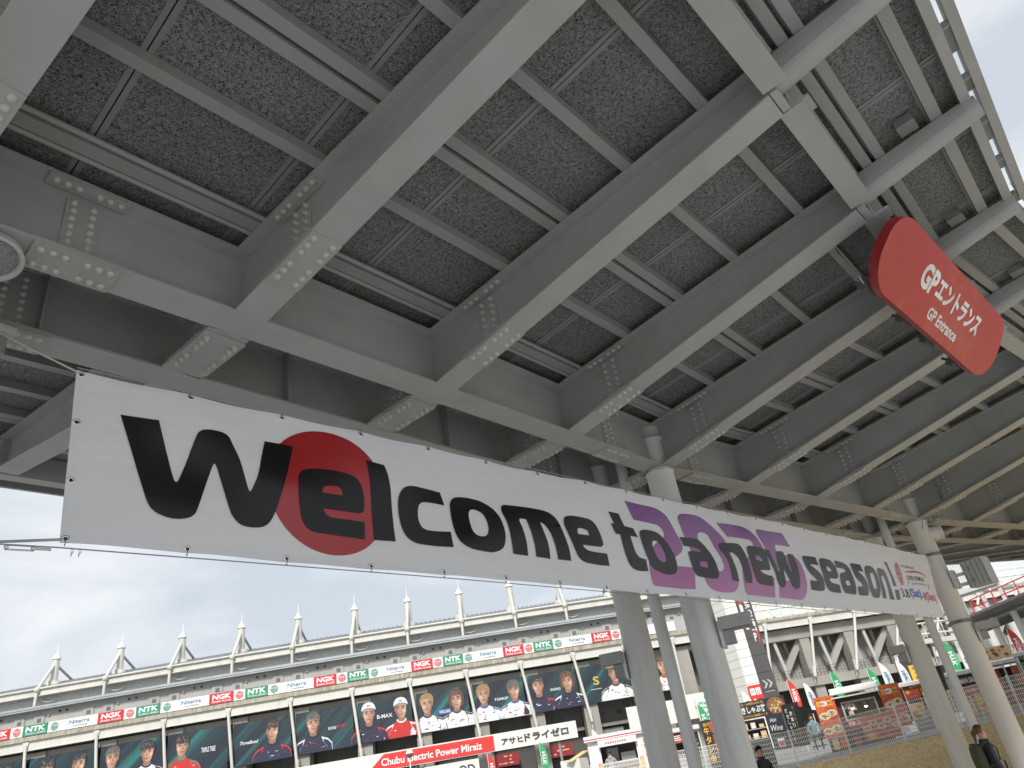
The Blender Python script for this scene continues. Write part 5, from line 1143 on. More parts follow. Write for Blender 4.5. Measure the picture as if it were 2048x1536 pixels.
mb = MB(); mb.hexa([fr @ V(p) for p in ((.05, 1.0, -.5), (w-.05, 1.0, -.5), (w-.05, 1.0, -.062), (.05, 1.0, -.062), (.05, 1.03, -.5), (w-.05, 1.03, -.5), (w-.05, 1.03, -.062), (.05, 1.03, -.062))]); part('counter', mb, steelk, kio)
mb = MB(); fb = ((.18, w-.18, .98, 1.04), (.18, w-.18, 1.60, 1.66), (.18, .24, 1.04, 1.60), (w-.24, w-.18, 1.04, 1.60))
for x0, x1, y0, y1 in fb: mb.prism([[(x0, y0), (x1, y0), (x1, y1), (x0, y1)]], fr, .002, .03)
part('window_frame', mb, creamw, kio)
mb = MB(); R3 = fr.to_3x3()
mb.hexa([fr @ V(p) for p in ((-.1, h-.02, -1.9), (w+.05, h-.02, -1.9), (w+.05, h-.06, .35), (-.1, h-.06, .35), (-.1, h+.05, -1.9), (w+.05, h+.05, -1.9), (w+.05, h-.01, .35), (-.1, h-.01, .35))]); part('roof', mb, offw, kio)
mb = MB(); 
for k in range(5): mb.tube(fr @ V((-.1, h+.10+.05*k, .3-.18*k)), fr @ V((w+.05, h+.10+.05*k, .3-.18*k)), .035, n=8)
mb.tube(fr @ V((-.08, h-.3, .0)), fr @ V((-.08, h+.25, .3)), .02, n=6); mb.tube(fr @ V((w+.03, h-.3, .0)), fr @ V((w+.03, h+.25, .3)), .02, n=6)
part('rolled_awning', mb, offw, kio)
mb = MB(); 
for k in range(3): mb.lathe(fr @ V((.55+.5*k, 1.45, -.5)), (0, 1e-3, -1), [(.02, -.15), (.03, -.06), (.07, .04), (.065, .05)], 10); mb.lathe(fr @ V((.55+.5*k, 1.45, -.5)), (0, 1e-3, -1), [(.01, .0), (.045, .04), (.045, .07), (.01, .1)], 10, 1)
part('pendant_lamp', mb, [pap, bulb], kio)
mb = MB(); text(mb, 'PR Bánh mì', fr, .25, .78, w-.6, .16, 0, .008, .02); rect(mb, fr, .2, w-.25, .75, .97, .004, 1); part('lettering', mb, [whp, foodr], kio)
for a0, a1, z0, z1, D, where in ((21.45, 20.12, 1.28, 2.72, 33.1, ''), (17.22, 15.93, 1.25, 2.74, 33.2, ''), (19.0, 16.6, .95, 1.78, 32.9, '')):
    f2, w2, h2 = pane(a0, a1, z0, z1, D); o2 = panel('menu_board', f2, w2, h2, .03, orange, kio); mb = MB()
    low = z0 < 1
    y = .04; r_ = 0
    while y < h2-.12:
        x = .03+(.09 if r_ % 2 else 0)
        while x < w2-.2: 
            mb.add([f2 @ V(p) for p in ((x, y, .003), (x+.17, y, .003), (x+.17, y+.055, .003), (x, y+.055, .003))], [(0, 1, 2, 3)], 5 if rd.random() < .5 else 0); x += .2
        y += .085; r_ += 1
    if not low: 
        rect(mb, f2, .08, w2-.08, h2-.34, h2-.16, .006, 1); flat(mb, ell(w2*.45, h2-.25, .13, .1, 12), f2, .010, 6); text(mb, 'COMBO', f2, .12, h2-.30, .28, .1, 5, .012, .02); text(mb, 'MENU', f2, w2*.62, h2-.30, .25, .1, 5, .012, .02)
        dish(mb, f2, w2*.33, h2*.52, w2*.24, .008, rd); dish(mb, f2, w2*.70, h2*.57, w2*.22, .02, rd); dish(mb, f2, w2*.28, h2*.15, w2*.22, .03, rd); dish(mb, f2, w2*.72, h2*.18, w2*.25, .04, rd)
    else:
        for k in range(5): dish(mb, f2, w2*(.12+.19*k), h2*(.7 if k % 2 else .5), w2*.10, .008+.012*k, rd)
        for k in range(4): rect(mb, f2, w2*.08+k*.4, w2*.08+k*.4+.28, .08, .26, .08, rd.choice([1, 6, 5]))
    part('menu_print', mb, FM, o2)
f2, w2, h2 = pane(21.3, 19.05, .74, 1.26, 33.0); panel('skirt', f2, w2, h2, .03, blk, kio)
for a, c in ((21.1, food2), (20.6, orange), (19.7, foodr)):
    f2, w2, h2 = pane(a, a-.42, .85, 1.2, 32.6); o = panel('poster_card', f2, w2, h2, .02, c, kio)
# black beef bowl stall
sh = empty('food_stall', az(24.6, 32, .66), label='black beef bowl stall with a wide sign, shelves and a hot wine board', cat='stall')
f2, w2, h2 = pane(26.9, 23.26, 2.36, 2.95, 31); o = panel('sign', f2, w2, h2, .12, blk, sh); mb = MB()
text(mb, '焼きしゃぶ丼', f2, .12, .17, w2*.56, .26, 6, .005, .03); text(mb, 'A5・A4等級100%使用', f2, .35, .46, w2*.42, .09, 1, .005, .01); text(mb, 'こだわりの熟成ソース', f2, .35, .04, w2*.45, .09, 1, .005, .01)
cx_, cy_ = w2-.36, h2*.5; flat(mb, ell(cx_, cy_, .35, .33, 28), f2, .006, 7); flat(mb, ell(cx_, cy_, .325, .30, 28), f2, .009, 2)
for k in range(26): t = rd.uniform(0, 6.28); q = rd.uniform(.05, .22); x, y = cx_+q*math.cos(t), cy_+q*math.sin(t); u = rd.uniform(0, 3.14); flat(mb, [(x-.09*math.cos(u), y-.09*math.sin(u)), (x+.03*math.sin(u), y-.03*math.cos(u)), (x+.09*math.cos(u), y+.09*math.sin(u)), (x-.03*math.sin(u), y+.03*math.cos(u))], f2, .011+.0006*k, rd.choice([3, 2, 3, 5]))
for k in range(12): x, y = cx_-.02+rd.uniform(-.08, .08), cy_+.05+rd.uniform(-.07, .07); flat(mb, ell(x, y, .025, .022, 7), f2, .03+.0006*k, 4)
part('sign_print', mb, FM, o)
f2, w2, h2 = pane(26.9, 24.95, .7, 2.34, 31.9); panel('back_cloth', f2, w2, h2, .05, blk, sh)
f2, w2, h2 = pane(26.9, 24.93, .66, 1.62, 31.0); panel('counter_front', f2, w2, h2, .05, blk, sh)
for z in (1.64, 1.98):
    mb = MB(); f2, w2, h2 = pane(26.9, 24.95, z, z+.03, 31.05); mb.prism([[(0, 0), (w2, 0), (w2, .03), (0, .03)]], f2, -.45, 0); o = part('shelf', mb, steelk, sh)
    for k in range(6):
        x = w2-.26-.3*k; mb = MB(); hh = rd.uniform(.14, .26); mb.prism([[(x, .03), (x+.2, .03), (x+.2, .03+hh), (x, .03+hh)]], f2, -.2, -.1, rd.choice([2, 3, 5])); rect(mb, f2, x+.02, x+.18, .05, .02+hh, -.095, 6 if k % 2 else 3); part('menu_card', mb, FM, o)
f2, w2, h2 = pane(24.86, 23.72, 1.2, 2.38, 30.8, 30.7); o = panel('wine_board', f2, w2, h2, .05, mat('board_navy', (.02, .027, .04), .5), sh); mb = MB()
text(mb, 'Hot', f2, .12, .92, .26, .14, 0, .006, 0, .4); text(mb, 'Wine', f2, .10, .62, .42, .2, 0, .006, 0, .3); flat(mb, [(.22, .08), (.42, .08), (.46, .36), (.18, .36)], f2, .006, 0); flat(mb, [(.24, .10), (.40, .10), (.43, .28), (.21, .28)], f2, .009, 1); part('lettering', mb, [whp, foodr], o)
f2, w2, h2 = pane(23.6, 22.55, 1.2, 2.62, 30.9, 30.4); o = panel('side_board', f2, w2, h2, .05, blk, sh); mb = MB()
for k, c in enumerate('焼きしゃぶ丼'): text(mb, c, f2, .10, 1.12-.19*k, .13, .15, 0, .006, .02)
for k, c in enumerate('霜降り'): text(mb, c, f2, .28, 1.0-.19*k, .13, .15, 0, .006, .02)
for k in range(8): text(mb, '極上の旨味をご堪能'[k], f2, .47, 1.22-.125*k, .06, .09, 1, .006)
part('lettering', mb, [whp, yel], o)
# beef tongue banner
tb_ = empty('banner_stand', az(28.8, 30, .66), label='tall black banner of grilled beef tongue with yellow letters between the near columns', cat='banner')
f2, w2, h2 = pane(29.3, 28.2, .9, 2.56, 30); panel('cloth', f2, w2, h2, .03, blk, tb_); mb = MB()
for k, c in enumerate('牛タン串'): text(mb, c, f2, .05, 1.18-.30*k, .2, .24, 1, .006, .03)
text(mb, '炭焼', f2, .06, 1.45, .26, .12, 1, .006, .02)
flat(mb, sm([(.3, 1.55), (.45, 1.62), (.56, 1.45), (.5, 1.25), (.36, 1.2), (.28, 1.35)], 3), f2, .006, 5); flat(mb, sm([(.34, 1.15), (.52, 1.1), (.57, .7), (.55, .3), (.42, .2), (.36, .5), (.33, .8)], 3), f2, .008, 2)
for k in range(14): x, y = rd.uniform(.38, .5), rd.uniform(.3, 1.05); flat(mb, ell(x, y, .04, .03, 7), f2, .010+.0005*k, rd.choice([5, 3, 2]))
part('print', mb, FM, tb_)
f2, w2, h2 = pane(28.42, 27.6, .75, 1.98, 29.6); o = panel('menu_card', f2, w2, h2, .03, pap, tb_); mb = MB()
for k in range(3): rect(mb, f2, .12, w2-.1, .15+.37*k, .42+.37*k, .005, (2, 3, 5)[k])
part('photo_prints', mb, FM, o)
# burger truck
tr = empty('food_truck', az(35.3, 34, .6), label='white burger truck with red stripes and a customer hatch, left of the near columns', cat='truck')
fr, w, h = pane(37.5, 32.2, .75, 2.62, 33.2)
mb = MB(); mb.prism([[(0, 0), (w, 0), (w, h), (0, h)], [(.5, .98), (1.98, .98), (1.98, 1.60), (.5, 1.60)]], fr, -.06, 0); part('side_wall', mb, white, tr)
mb = MB(); mb.hexa([fr @ V(p) for p in ((0, 0, -2.0), (w, 0, -2.0), (w, 0, -1.9), (0, 0, -1.9), (0, h, -2.0), (w, h, -2.0), (w, h, -1.9), (0, h, -1.9))]); part('back_wall', mb, mat('truck_inside', (.30, .29, .28), .6), tr)
for x in (0, w-.06):
    mb = MB(); mb.hexa([fr @ V(p) for p in ((x, 0, -1.9), (x+.06, 0, -1.9), (x+.06, 0, -.061), (x, 0, -.061), (x, h, -1.9), (x+.06, h, -1.9), (x+.06, h, -.061), (x, h, -.061))]); part('end_wall', mb, white, tr)
mb = MB(); mb.hexa([fr @ V(p) for p in ((-.1, h, -2.1), (w, h, -2.1), (w, h, .2), (-.1, h, .2), (-.1, h+.2, -2.1), (w, h+.2, -2.1), (w, h+.2, .2), (-.1, h+.2, .2))]); o = part('roof', mb, white, tr)
mb = MB(); rect(mb, fr, -.1, w, h+.045, h+.085, .205, 0); part('stripe', mb, signr, o)
mb = MB(); mb.hexa([fr @ V(p) for p in ((.45, h-.26, .22), (2.05, h-.26, .22), (2.05, h-.02, .17), (.45, h-.02, .17), (.45, h-.26, .25), (2.05, h-.26, .25), (2.05, h-.02, .2), (.45, h-.02, .2))][:4]+[fr @ V(p) for p in ((.45, h-.26, .25), (2.05, h-.26, .25), (2.05, h-.02, .2), (.45, h-.02, .2))]); o = part('hatch_valance', mb, pap, tr)
mb = MB(); [rect(mb, _f, .30+.1*q, .36+.1*q, .07, .15, .004) for q in range(9)] if (_f := frame(fr @ V((.45, h-.26, .253)), R3 @ V((1, 0, 0)) if 0 else fr.to_3x3() @ V((1, 0, 0)), fr.to_3x3() @ V((0, 1, -.2)))) else None; part('lettering', mb, signr, o)
for x in (.30, 2.0):
    mb = MB(); mb.prism([[(x, 0), (x+.18, 0), (x+.18, .95), (x, .95)]], fr, .004, .03); part('yellow_corner', mb, yel, tr); mb = MB(); mb.prism([[(x, .955), (x+.18, .955), (x+.18, 1.03), (x, 1.03)]], fr, .004, .03); part('red_band', mb, signr, tr)
mb = MB(); mb.prism([[(.5, .92), (1.98, .92), (1.98, .97), (.5, .97)]], fr, .004, .35); part('counter', mb, steelk, tr)
mb = MB()
for k in range(5): mb.prism([[(.78+.24*k, .55), (.98+.24*k, .55), (.98+.24*k, .84), (.78+.24*k, .84)]], fr, .004, .02, 6); rect(mb, fr, .81+.24*k, .95+.24*k, .60, .74, .024, (2, 2, 5, 3, 5)[k])
part('menu_cards', mb, FM, tr)
mb = MB(); mb.hexa([fr @ V(p) for p in ((.7, 1.0, -1.8), (1.2, 1.0, -1.8), (1.2, 1.0, -1.2), (.7, 1.0, -1.2), (.7, 1.55, -1.8), (1.2, 1.55, -1.8), (1.2, 1.55, -1.2), (.7, 1.55, -1.2))]); mb.hexa([fr @ V(p) for p in ((1.3, .98, -.9), (1.9, .98, -.9), (1.9, .98, -.4), (1.3, .98, -.4), (1.3, 1.3, -.9), (1.9, 1.3, -.9), (1.9, 1.3, -.4), (1.3, 1.3, -.4))]); part('kitchen_unit', mb, steelk, tr)
f2, w2, h2 = pane(33.65, 32.5, .75, 2.45, 32.9); o = panel('burger_board', f2, w2, h2, .03, pap, tr); mb = MB()
text(mb, 'BURGER', f2, .08, 1.5, w2-.2, .14, 5, .005, .03); text(mb, 'BIG', f2, .08, 1.32, .28, .13, 5, .005, .03)
for k, (y, c, ww) in enumerate(((.52, 3, .22), (.58, 5, .25), (.65, 4, .25), (.71, 1, .22), (.77, 2, .25), (.84, 4, .25), (.90, 6, .22), (.96, 2, .25), (1.03, 4, .24), (1.10, 3, .24))): flat(mb, sm([(w2/2-ww, y), (w2/2, y-.03), (w2/2+ww, y), (w2/2+ww*.95, y+.06), (w2/2, y+.08), (w2/2-ww*.95, y+.06)], 3), f2, .006+.002*k, c)
flat(mb, sm([(w2/2-.24, 1.15), (w2/2, 1.13), (w2/2+.24, 1.15), (w2/2+.15, 1.26), (w2/2-.15, 1.26)], 3), f2, .03, 3); rect(mb, f2, .02, w2-.02, .02, .40, .006, 1)
for k in range(8): x, y = rd.uniform(.05, w2-.2), rd.uniform(.05, .28); rect(mb, f2, x, x+.12, y, y+.1, .01+.001*k, rd.choice([5, 2, 6]))
part('print', mb, FM, o)
mb = MB(); e0 = az(37.7, 33.1, 2.33); e1 = az(39.0, 32.4, 2.02); e2 = az(38.2, 32.2, 2.02); mb.beam(e0, e1, .35, .03); part('side_awning', mb, mat('awning_cream', (.66, .52, .25), .7), tr)
mb = MB(); c = az(38.6, 33, .6); mb.box(c+V((0, 0, .75)), (.42, .1, 0), (-.1, .42, 0), (0, 0, .75)); part('grey_cabinet', mb, offw, tr)
# distant stalls to the right
def stall(a0, a1, D, z0, zc, lab, signs, post=white):
    o = empty('food_stall', az((a0+a1)/2, D, z0), label=lab, cat='stall')
    f, w, h = pane(a0, a1, z0, zc, D)
    mb = MB(); mb.hexa([f @ V(p) for p in ((-.1, h-.12, -2.2), (w+.1, h-.12, -2.2), (w+.1, h-.12, .2), (-.1, h-.12, .2), (-.1, h+.12, -2.2), (w+.1, h+.12, -2.2), (w+.1, h, .2), (-.1, h, .2))]); part('canopy', mb, offw, o)
    for x in (0, w/2, w): mb = MB(); mb.tube(f @ V((x, 0, 0)), f @ V((x, h, 0)), .03, n=6); part('post', mb, post, o)
    mb = MB(); mb.prism([[(0, 0), (w, 0), (w, .85), (0, .85)]], f, -.6, -.55); part('counter', mb, steelk, o)
    mb = MB(); mb.prism([[(0, 0), (w, 0), (w, h-.2), (0, h-.2)]], f, -2.1, -2.05); part('back_cloth', mb, blk, o)
    for (x0, x1, y0, y1, c, txt, tc_) in signs:
        mb = MB(); mb.prism([[(x0, y0), (x1, y0), (x1, y1), (x0, y1)]], f, .01, .04, 0); s_ = part('sign', mb, c, o)
        mb = MB()
        if txt: text(mb, txt, f, x0+.08*(x1-x0), y0+(y1-y0)*.25, (x1-x0)*.84, (y1-y0)*.5, tc_, .047, .03)
        if y1-y0 > .5 or not txt:
            for k in range(int(6+8*(x1-x0))):
                x, y = rd.uniform(x0+.08, x1-.08), rd.uniform(y0+.06, y0+(y1-y0)*(.2 if txt else .9)); r = rd.uniform(.04, .10); flat(mb, ell(x, y, r, r*.7, 8), f, .05+.001*k, rd.choice([2, 3, 5, 1, 4]))
        part('sign_print', mb, FM, s_)
    return o
stall(12.9, 10.75, 35, .95, 2.75, 'stall with a black German sausage sign right of the far rear column', [(.0, 1.3, 1.25, 1.65, blk, 'GERMAN SAUSAGE', 6), (.1, 1.25, .95, 1.24, foodr, 'ソーセージ', 6), (.1, .5, .3, .9, food2, '', 6), (.6, 1.2, .3, .9, yel, '', 6)])
stall(10.45, 8.9, 36.5, 1.0, 2.9, 'stall with a golden patterned sign and red menu boards at the right edge', [(.05, 1.0, 1.95, 2.45, food2, '', 2), (.02, .28, .95, 1.6, foodr, '', 6), (.7, .95, .95, 1.6, orange, '', 6), (.1, .9, .3, .8, foodr, '', 6)])
stall(8.75, 6.8, 35.2, 1.05, 3.0, 'stall with a ramen bowl board and a white sign at the right edge', [(.35, 1.2, 1.75, 2.25, rwhite, '', 7), (.02, .62, .85, 1.6, food3, '', 6), (.7, 1.2, .85, 1.6, orange, '', 6), (.1, 1.1, .2, .7, food2, '', 6)])
stall(15.75, 13.6, 35.5, .85, 2.72, 'stall with pink and red printed boards left of the far rear column', [(.0, .55, 1.25, 1.8, foodr, '', 6), (.62, 1.25, 1.45, 1.8, orange, '', 1), (.0, .5, .5, 1.1, food2, '', 6), (.7, 1.2, .5, 1.1, foodr, '', 6)])
stall(31.6, 29.6, 36, .7, 2.6, 'grey market stall with dark boards between the near columns', [(.0, .5, 1.35, 1.75, foodr, 'E', 6), (.6, 1.2, 1.0, 1.6, blk, '', 6)])
mb = MB(); f2, w2, h2 = pane(14.9, 14.3, 2.2, 3.4, 37); mb.prism([[(0, 0), (w2, 0), (w2, h2), (0, h2)]], f2, -.03, 0, 0); text(mb, '8X', f2, .1, 1.0, .2, .12, 1, .005, .01)
for k, c in enumerate('キーマカレ'): text(mb, c, f2, .12, .8-.18*k, .15, .14, 1, .006, .02)
mb.tube(f2 @ V((0, h2, 0)), f2 @ V((0, -1.4, 0)), .02, n=6); solo('nobori_banner', mb, [yel, food1], 'narrow yellow banner with brown characters behind the far rear column', 'banner')

# ------------------------------------------------------------------ feather flags
def flag(a, D, ztop, col, word, lab, gnd=.66, flip=True):
    c = az(a, D, 0); o = empty('feather_flag', c+V((0, 0, gnd)), label=lab, cat='flag', group='feather flags along the stalls')
    X = V((math.sin(math.radians(a)), -math.cos(math.radians(a)), 0)); f = frame(c+V((0, 0, ztop-1.5)), X, (0, 0, 1)) @ Matrix.Scale(.75, 4)
    mb = MB(); mb.tube(c+V((0, 0, gnd)), c+V((0, 0, ztop-1.6)), .022, n=6); pts = [f @ V((x, y, -.005)) for x, y in ((0, .4), (0, 1.2), (.0, 1.7), (.02, 1.97))]; mb.path(pts, .016, 6); part('pole', mb, pap, o)
    ol_ = sm([(.015, .12, 1), (.50, .0, 1), (.56, .5), (.53, 1.1), (.40, 1.55), (.20, 1.86), (.02, 2.0, 1), (.015, 1.0, 1)], 4)
    mb = MB(); mb.prism([ol_], f, -.004, .004, 0); part('sail', mb, col, o)
    mb = MB(); m4 = f @ Matrix(((0, -1, 0, .50), (-1, 0, 0, 1.28), (0, 0, 1, 0), (0, 0, 0, 1))); text(mb, word, m4, 0, .12, .95, .26, 0, .008, .04); text(mb, 'SPARK PLUGS' if word == 'NGK' else 'TECHNICAL CERAMICS' if word == 'NTK' else '日本特殊陶業', m4, .15, .02, .7, .06, 0, .008, .01); part('lettering', mb, rblue if word == 'Niterra' else rwhite, o)
flg = mat('flag_green', (.03, .33, .12), .6)
for a, D, zt_, c, wd_, lab in ((22.72, 46, 4.35, signr, 'NGK', 'red feather flag right of the pylon, nearest the black beef bowl stall'), (21.72, 46.5, 4.05, pap, 'Niterra', 'white feather flag just right of the red one by the black stall'), (19.8, 47, 4.4, flg, 'NTK', 'green feather flag behind the left end of the kiosk roof'), (17.45, 47, 4.2, flg, 'NTK', 'green feather flag behind the right end of the kiosk roof'), (16.62, 46, 4.3, pap, 'Niterra', 'white feather flag just right of the green one behind the kiosk'), (15.56, 46, 4.2, pap, 'Niterra', 'white feather flag beside the far rear column'), (12.42, 46, 4.65, flg, 'NTK', 'green feather flag between the far columns and the pipe'), (11.7, 47, 4.25, pap, 'Niterra', 'white feather flag half behind the far front column'), (8.62, 46, 4.65, signr, 'NGK', 'red feather flag at the right edge of the picture'), (10.1, 49, 4.5, pap, 'Niterra', 'white and red feather flag right of the far front column'), (40.9, 48, 3.55, flg, 'NTK', 'green feather flag under the Japanese sign board'), (44.68, 48, 3.42, signr, 'NGK', 'red feather flag under the red field of the long sign board'), (37.0, 44, 3.55, pap, 'Niterra', 'white feather flag behind the burger truck roof'), (29.2, 44, 3.85, flg, 'NTK', 'green feather flag between the two near columns'), (25.95, 42, 4.0, pap, 'Niterra', 'white feather flag left of the toilet sign at the pylon foot')):
    flag(a, D, zt_, c, wd_, lab)
# globe lamp in front of the long sign board
o = empty('globe_lamp', az(50.15, 40, .66), label='lamp post with a half white globe in front of the red sign field', cat='street lamp')
c = az(50.15, 40, 0); mb = MB(); mb.tube(c+V((0, 0, .66)), c+V((0, 0, 3.5)), .035, n=8); part('pole', mb, pap, o)
mb = MB(); mb.lathe(c+V((0, 0, 3.5)), (0, 0, 1), [(.04, 0), (.14, .05), (.18, .14), (.19, .19)], 16); part('lower_globe', mb, mat('smoke_globe', (.22, .10, .10), .2), o); mb = MB(); mb.lathe(c+V((0, 0, 3.5)), (0, 0, 1), [(.19, .191), (.17, .28), (.10, .36), (.0, .39)], 16); part('upper_globe', mb, pap, o)

# ------------------------------------------------------------------ red railed walkway on the right
wk = empty('walkway', az(8, 48, .8), label='raised walkway with red railing and white edge at the right side', cat='walkway')
W0, W1 = az(9.85, 48.5, 5.62), az(4.0, 45, 6.1); dW = W1-W0; redr = mat('railing_red', (.52, .03, .04), .45, .05, 2)
mb = MB(); mb.beam(W0, W1, .3, .22); part('white_edge', mb, white, wk); mb = MB(); nW = V((-dW.y, dW.x, 0)).normalized(); mb.beam(W0+nW*(-1.4)+V((0, 0, -.25)), W1+nW*(-1.4)+V((0, 0, -.25)), 2.4, .12); part('deck', mb, mat('dark_beam', (.14, .13, .12), .7), wk)
mb = MB(); mb.beam(W0+V((0, 0, -.5)), W1+V((0, 0, -.5)), .12, .6); part('edge_beam', mb, mat('dark_beam', (.14, .13, .12), .7), wk)
mb = MB(); up = V((0, 0, 1))
for h_ in (.12, .55, .95): mb.beam(W0+up*h_, W1+up*h_, .05, .05)
for k in range(9): p = W0+dW*(k/8); mb.beam(p+up*.1, p+up*.97, .06, .06, up=(1, 0, 0))
mb.beam(W0+up*.95, W0+dW*.125+up*.12, .04, .04); part('red_railing', mb, redr, wk)
for k in range(9): p = W0+dW*(k/8); mb = MB(); mb.tube(p+up*.97, p+up*1.1, .05, n=8); part('post_cap', mb, pap, wk)
mb = MB()
for k in range(5): p = W0+dW*(.08+.22*k)-nW*1.2; mb.tube(V((p.x, p.y, .8)), V((p.x, p.y, 5.3)), .16, n=10)
mb.tube(W0+dW*.35+V((0, 0, -.4)), W0+dW*.7+V((0, 0, -4.5)), .15, n=8); mb.tube(W0+dW*.75+V((0, 0, -.4)), W0+dW*.5+V((0, 0, -4.5)), .12, n=8); part('support', mb, creamw, wk)
# ribbed stair tower behind it
stw = empty('stair_tower', az(9.2, 55, .8), label='pale slatted stair tower behind the speaker box and walkway', cat='stair tower')
lou = mat('slat_grey', (.5, .52, .51), .5)
S0_, S1_ = az(10.4, 56, 7.9), az(7.9, 56, 8.1)
for k in range(16):
    mb = MB(); f_ = k/15; p = S0_*(1-f_)+S1_*f_; mb.beam(p, p+V((0, 0, 1.9)), .10, .05, up=(1, 0, 0)); part('slat', mb, lou, stw)
mb = MB(); mb.beam(S0_+V((0, 0, -.1)), S1_+V((0, 0, -.1)), 1.6, .25); mb.beam(S0_+V((0, 0, 2)), S1_+V((0, 0, 2)), .1, .1); part('landing', mb, lou, stw)
for k in range(14):
    mb = MB(); p = az(11.4-.11*k, 53-.15*k, 6.6-.36*k); mb.box(p, (.9, .6, 0), (-.14, .2, 0), (0, 0, .03)); part('step', mb, steelk, stw)
mb = MB()
for s_ in (0, .9): mb.beam(az(11.5, 53+s_, 6.9), az(9.9, 51+s_, 1.7), .06, .25)
for z_ in (.5, .95): mb.beam(az(11.5, 53, 6.9+z_), az(9.9, 51, 1.7+z_), .04, .04)
for k in range(4): a_ = (11.6, 10.3, 9.0, 7.9)[k]; mb.beam(az(a_, 55.5, .8), az(a_, 55.5, 8), .22, .22, up=(1, 0, 0))
part('frame', mb, lou, stw)
dm = mat('dark_mesh', (.05, .05, .05), .8)
mb = MB(); f2, w2, h2 = pane(15.3, 14.0, 3.3, 5.3, 60); mb.prism([[(0, 0), (w2, 0), (w2, h2), (0, h2)]], f2, -.1, 0); part('mesh_screen', mb, dm, stw)
mb = MB(); f2, w2, h2 = pane(11.4, 9.7, 3.4, 4.6, 57); mb.prism([[(0, 0), (w2, 0), (w2, h2), (0, h2)]], f2, -.1, 0); part('mesh_screen', mb, mat('grey_mesh', (.28, .28, .27), .7), stw)
for k, a in enumerate((9.6, 8.1, 7.0)):
    mb = MB(); mb.tube(az(a, 52, .8), az(a, 52, 6.5), .28, n=12); part('column', mb, creamw, stw)
mb = MB(); mb.tube(az(14.6, 50, 6.2), az(11.2, 49.5, 5.9), .05, n=6); mb.tube(az(14.4, 50, 5.6), az(11.2, 49.5, 5.3), .05, n=6); mb.beam(az(14.8, 50, 5.2), az(11.2, 49.5, 4.9), .8, .25)
for k in range(6): a = 14.2-.55*k; mb.tube(az(a, 50, 5.2), az(a, 50, 6.1), .04, n=5)
part('bridge_rail', mb, creamw, stw)

# ------------------------------------------------------------------ people
skinm = mat('skin', (.52, .30, .21), .55, .05, 6); hairb = mat('hair_brown', (.09, .04, .02), .45, .3, 30); hairk = mat('hair_black', (.012, .011, .012), .4, .2, 30)
def body_mesh(name, J, E_, root, levels=2):
    me = bpy.data.meshes.new(name); me.from_pydata([j[0] for j in J], E_, []); ob = bpy.data.objects.new(name, me); COL.objects.link(ob)
    sk = ob.modifiers.new('skin', 'SKIN'); sk.use_smooth_shade = True; sk.branch_smoothing = .6
    for i, j in enumerate(J): r = j[1]; me.skin_vertices[0].data[i].radius = r if isinstance(r, tuple) else (r, r); me.skin_vertices[0].data[i].use_root = (i == root)
    ss = ob.modifiers.new('sub', 'SUBSURF'); ss.levels = levels; dg = bpy.context.evaluated_depsgraph_get(); dg.update()
    m2 = bpy.data.meshes.new_from_object(ob.evaluated_get(dg)); bpy.data.objects.remove(ob); bpy.data.meshes.remove(me)
    for p in m2.polygons: p.use_smooth = True
    return m2
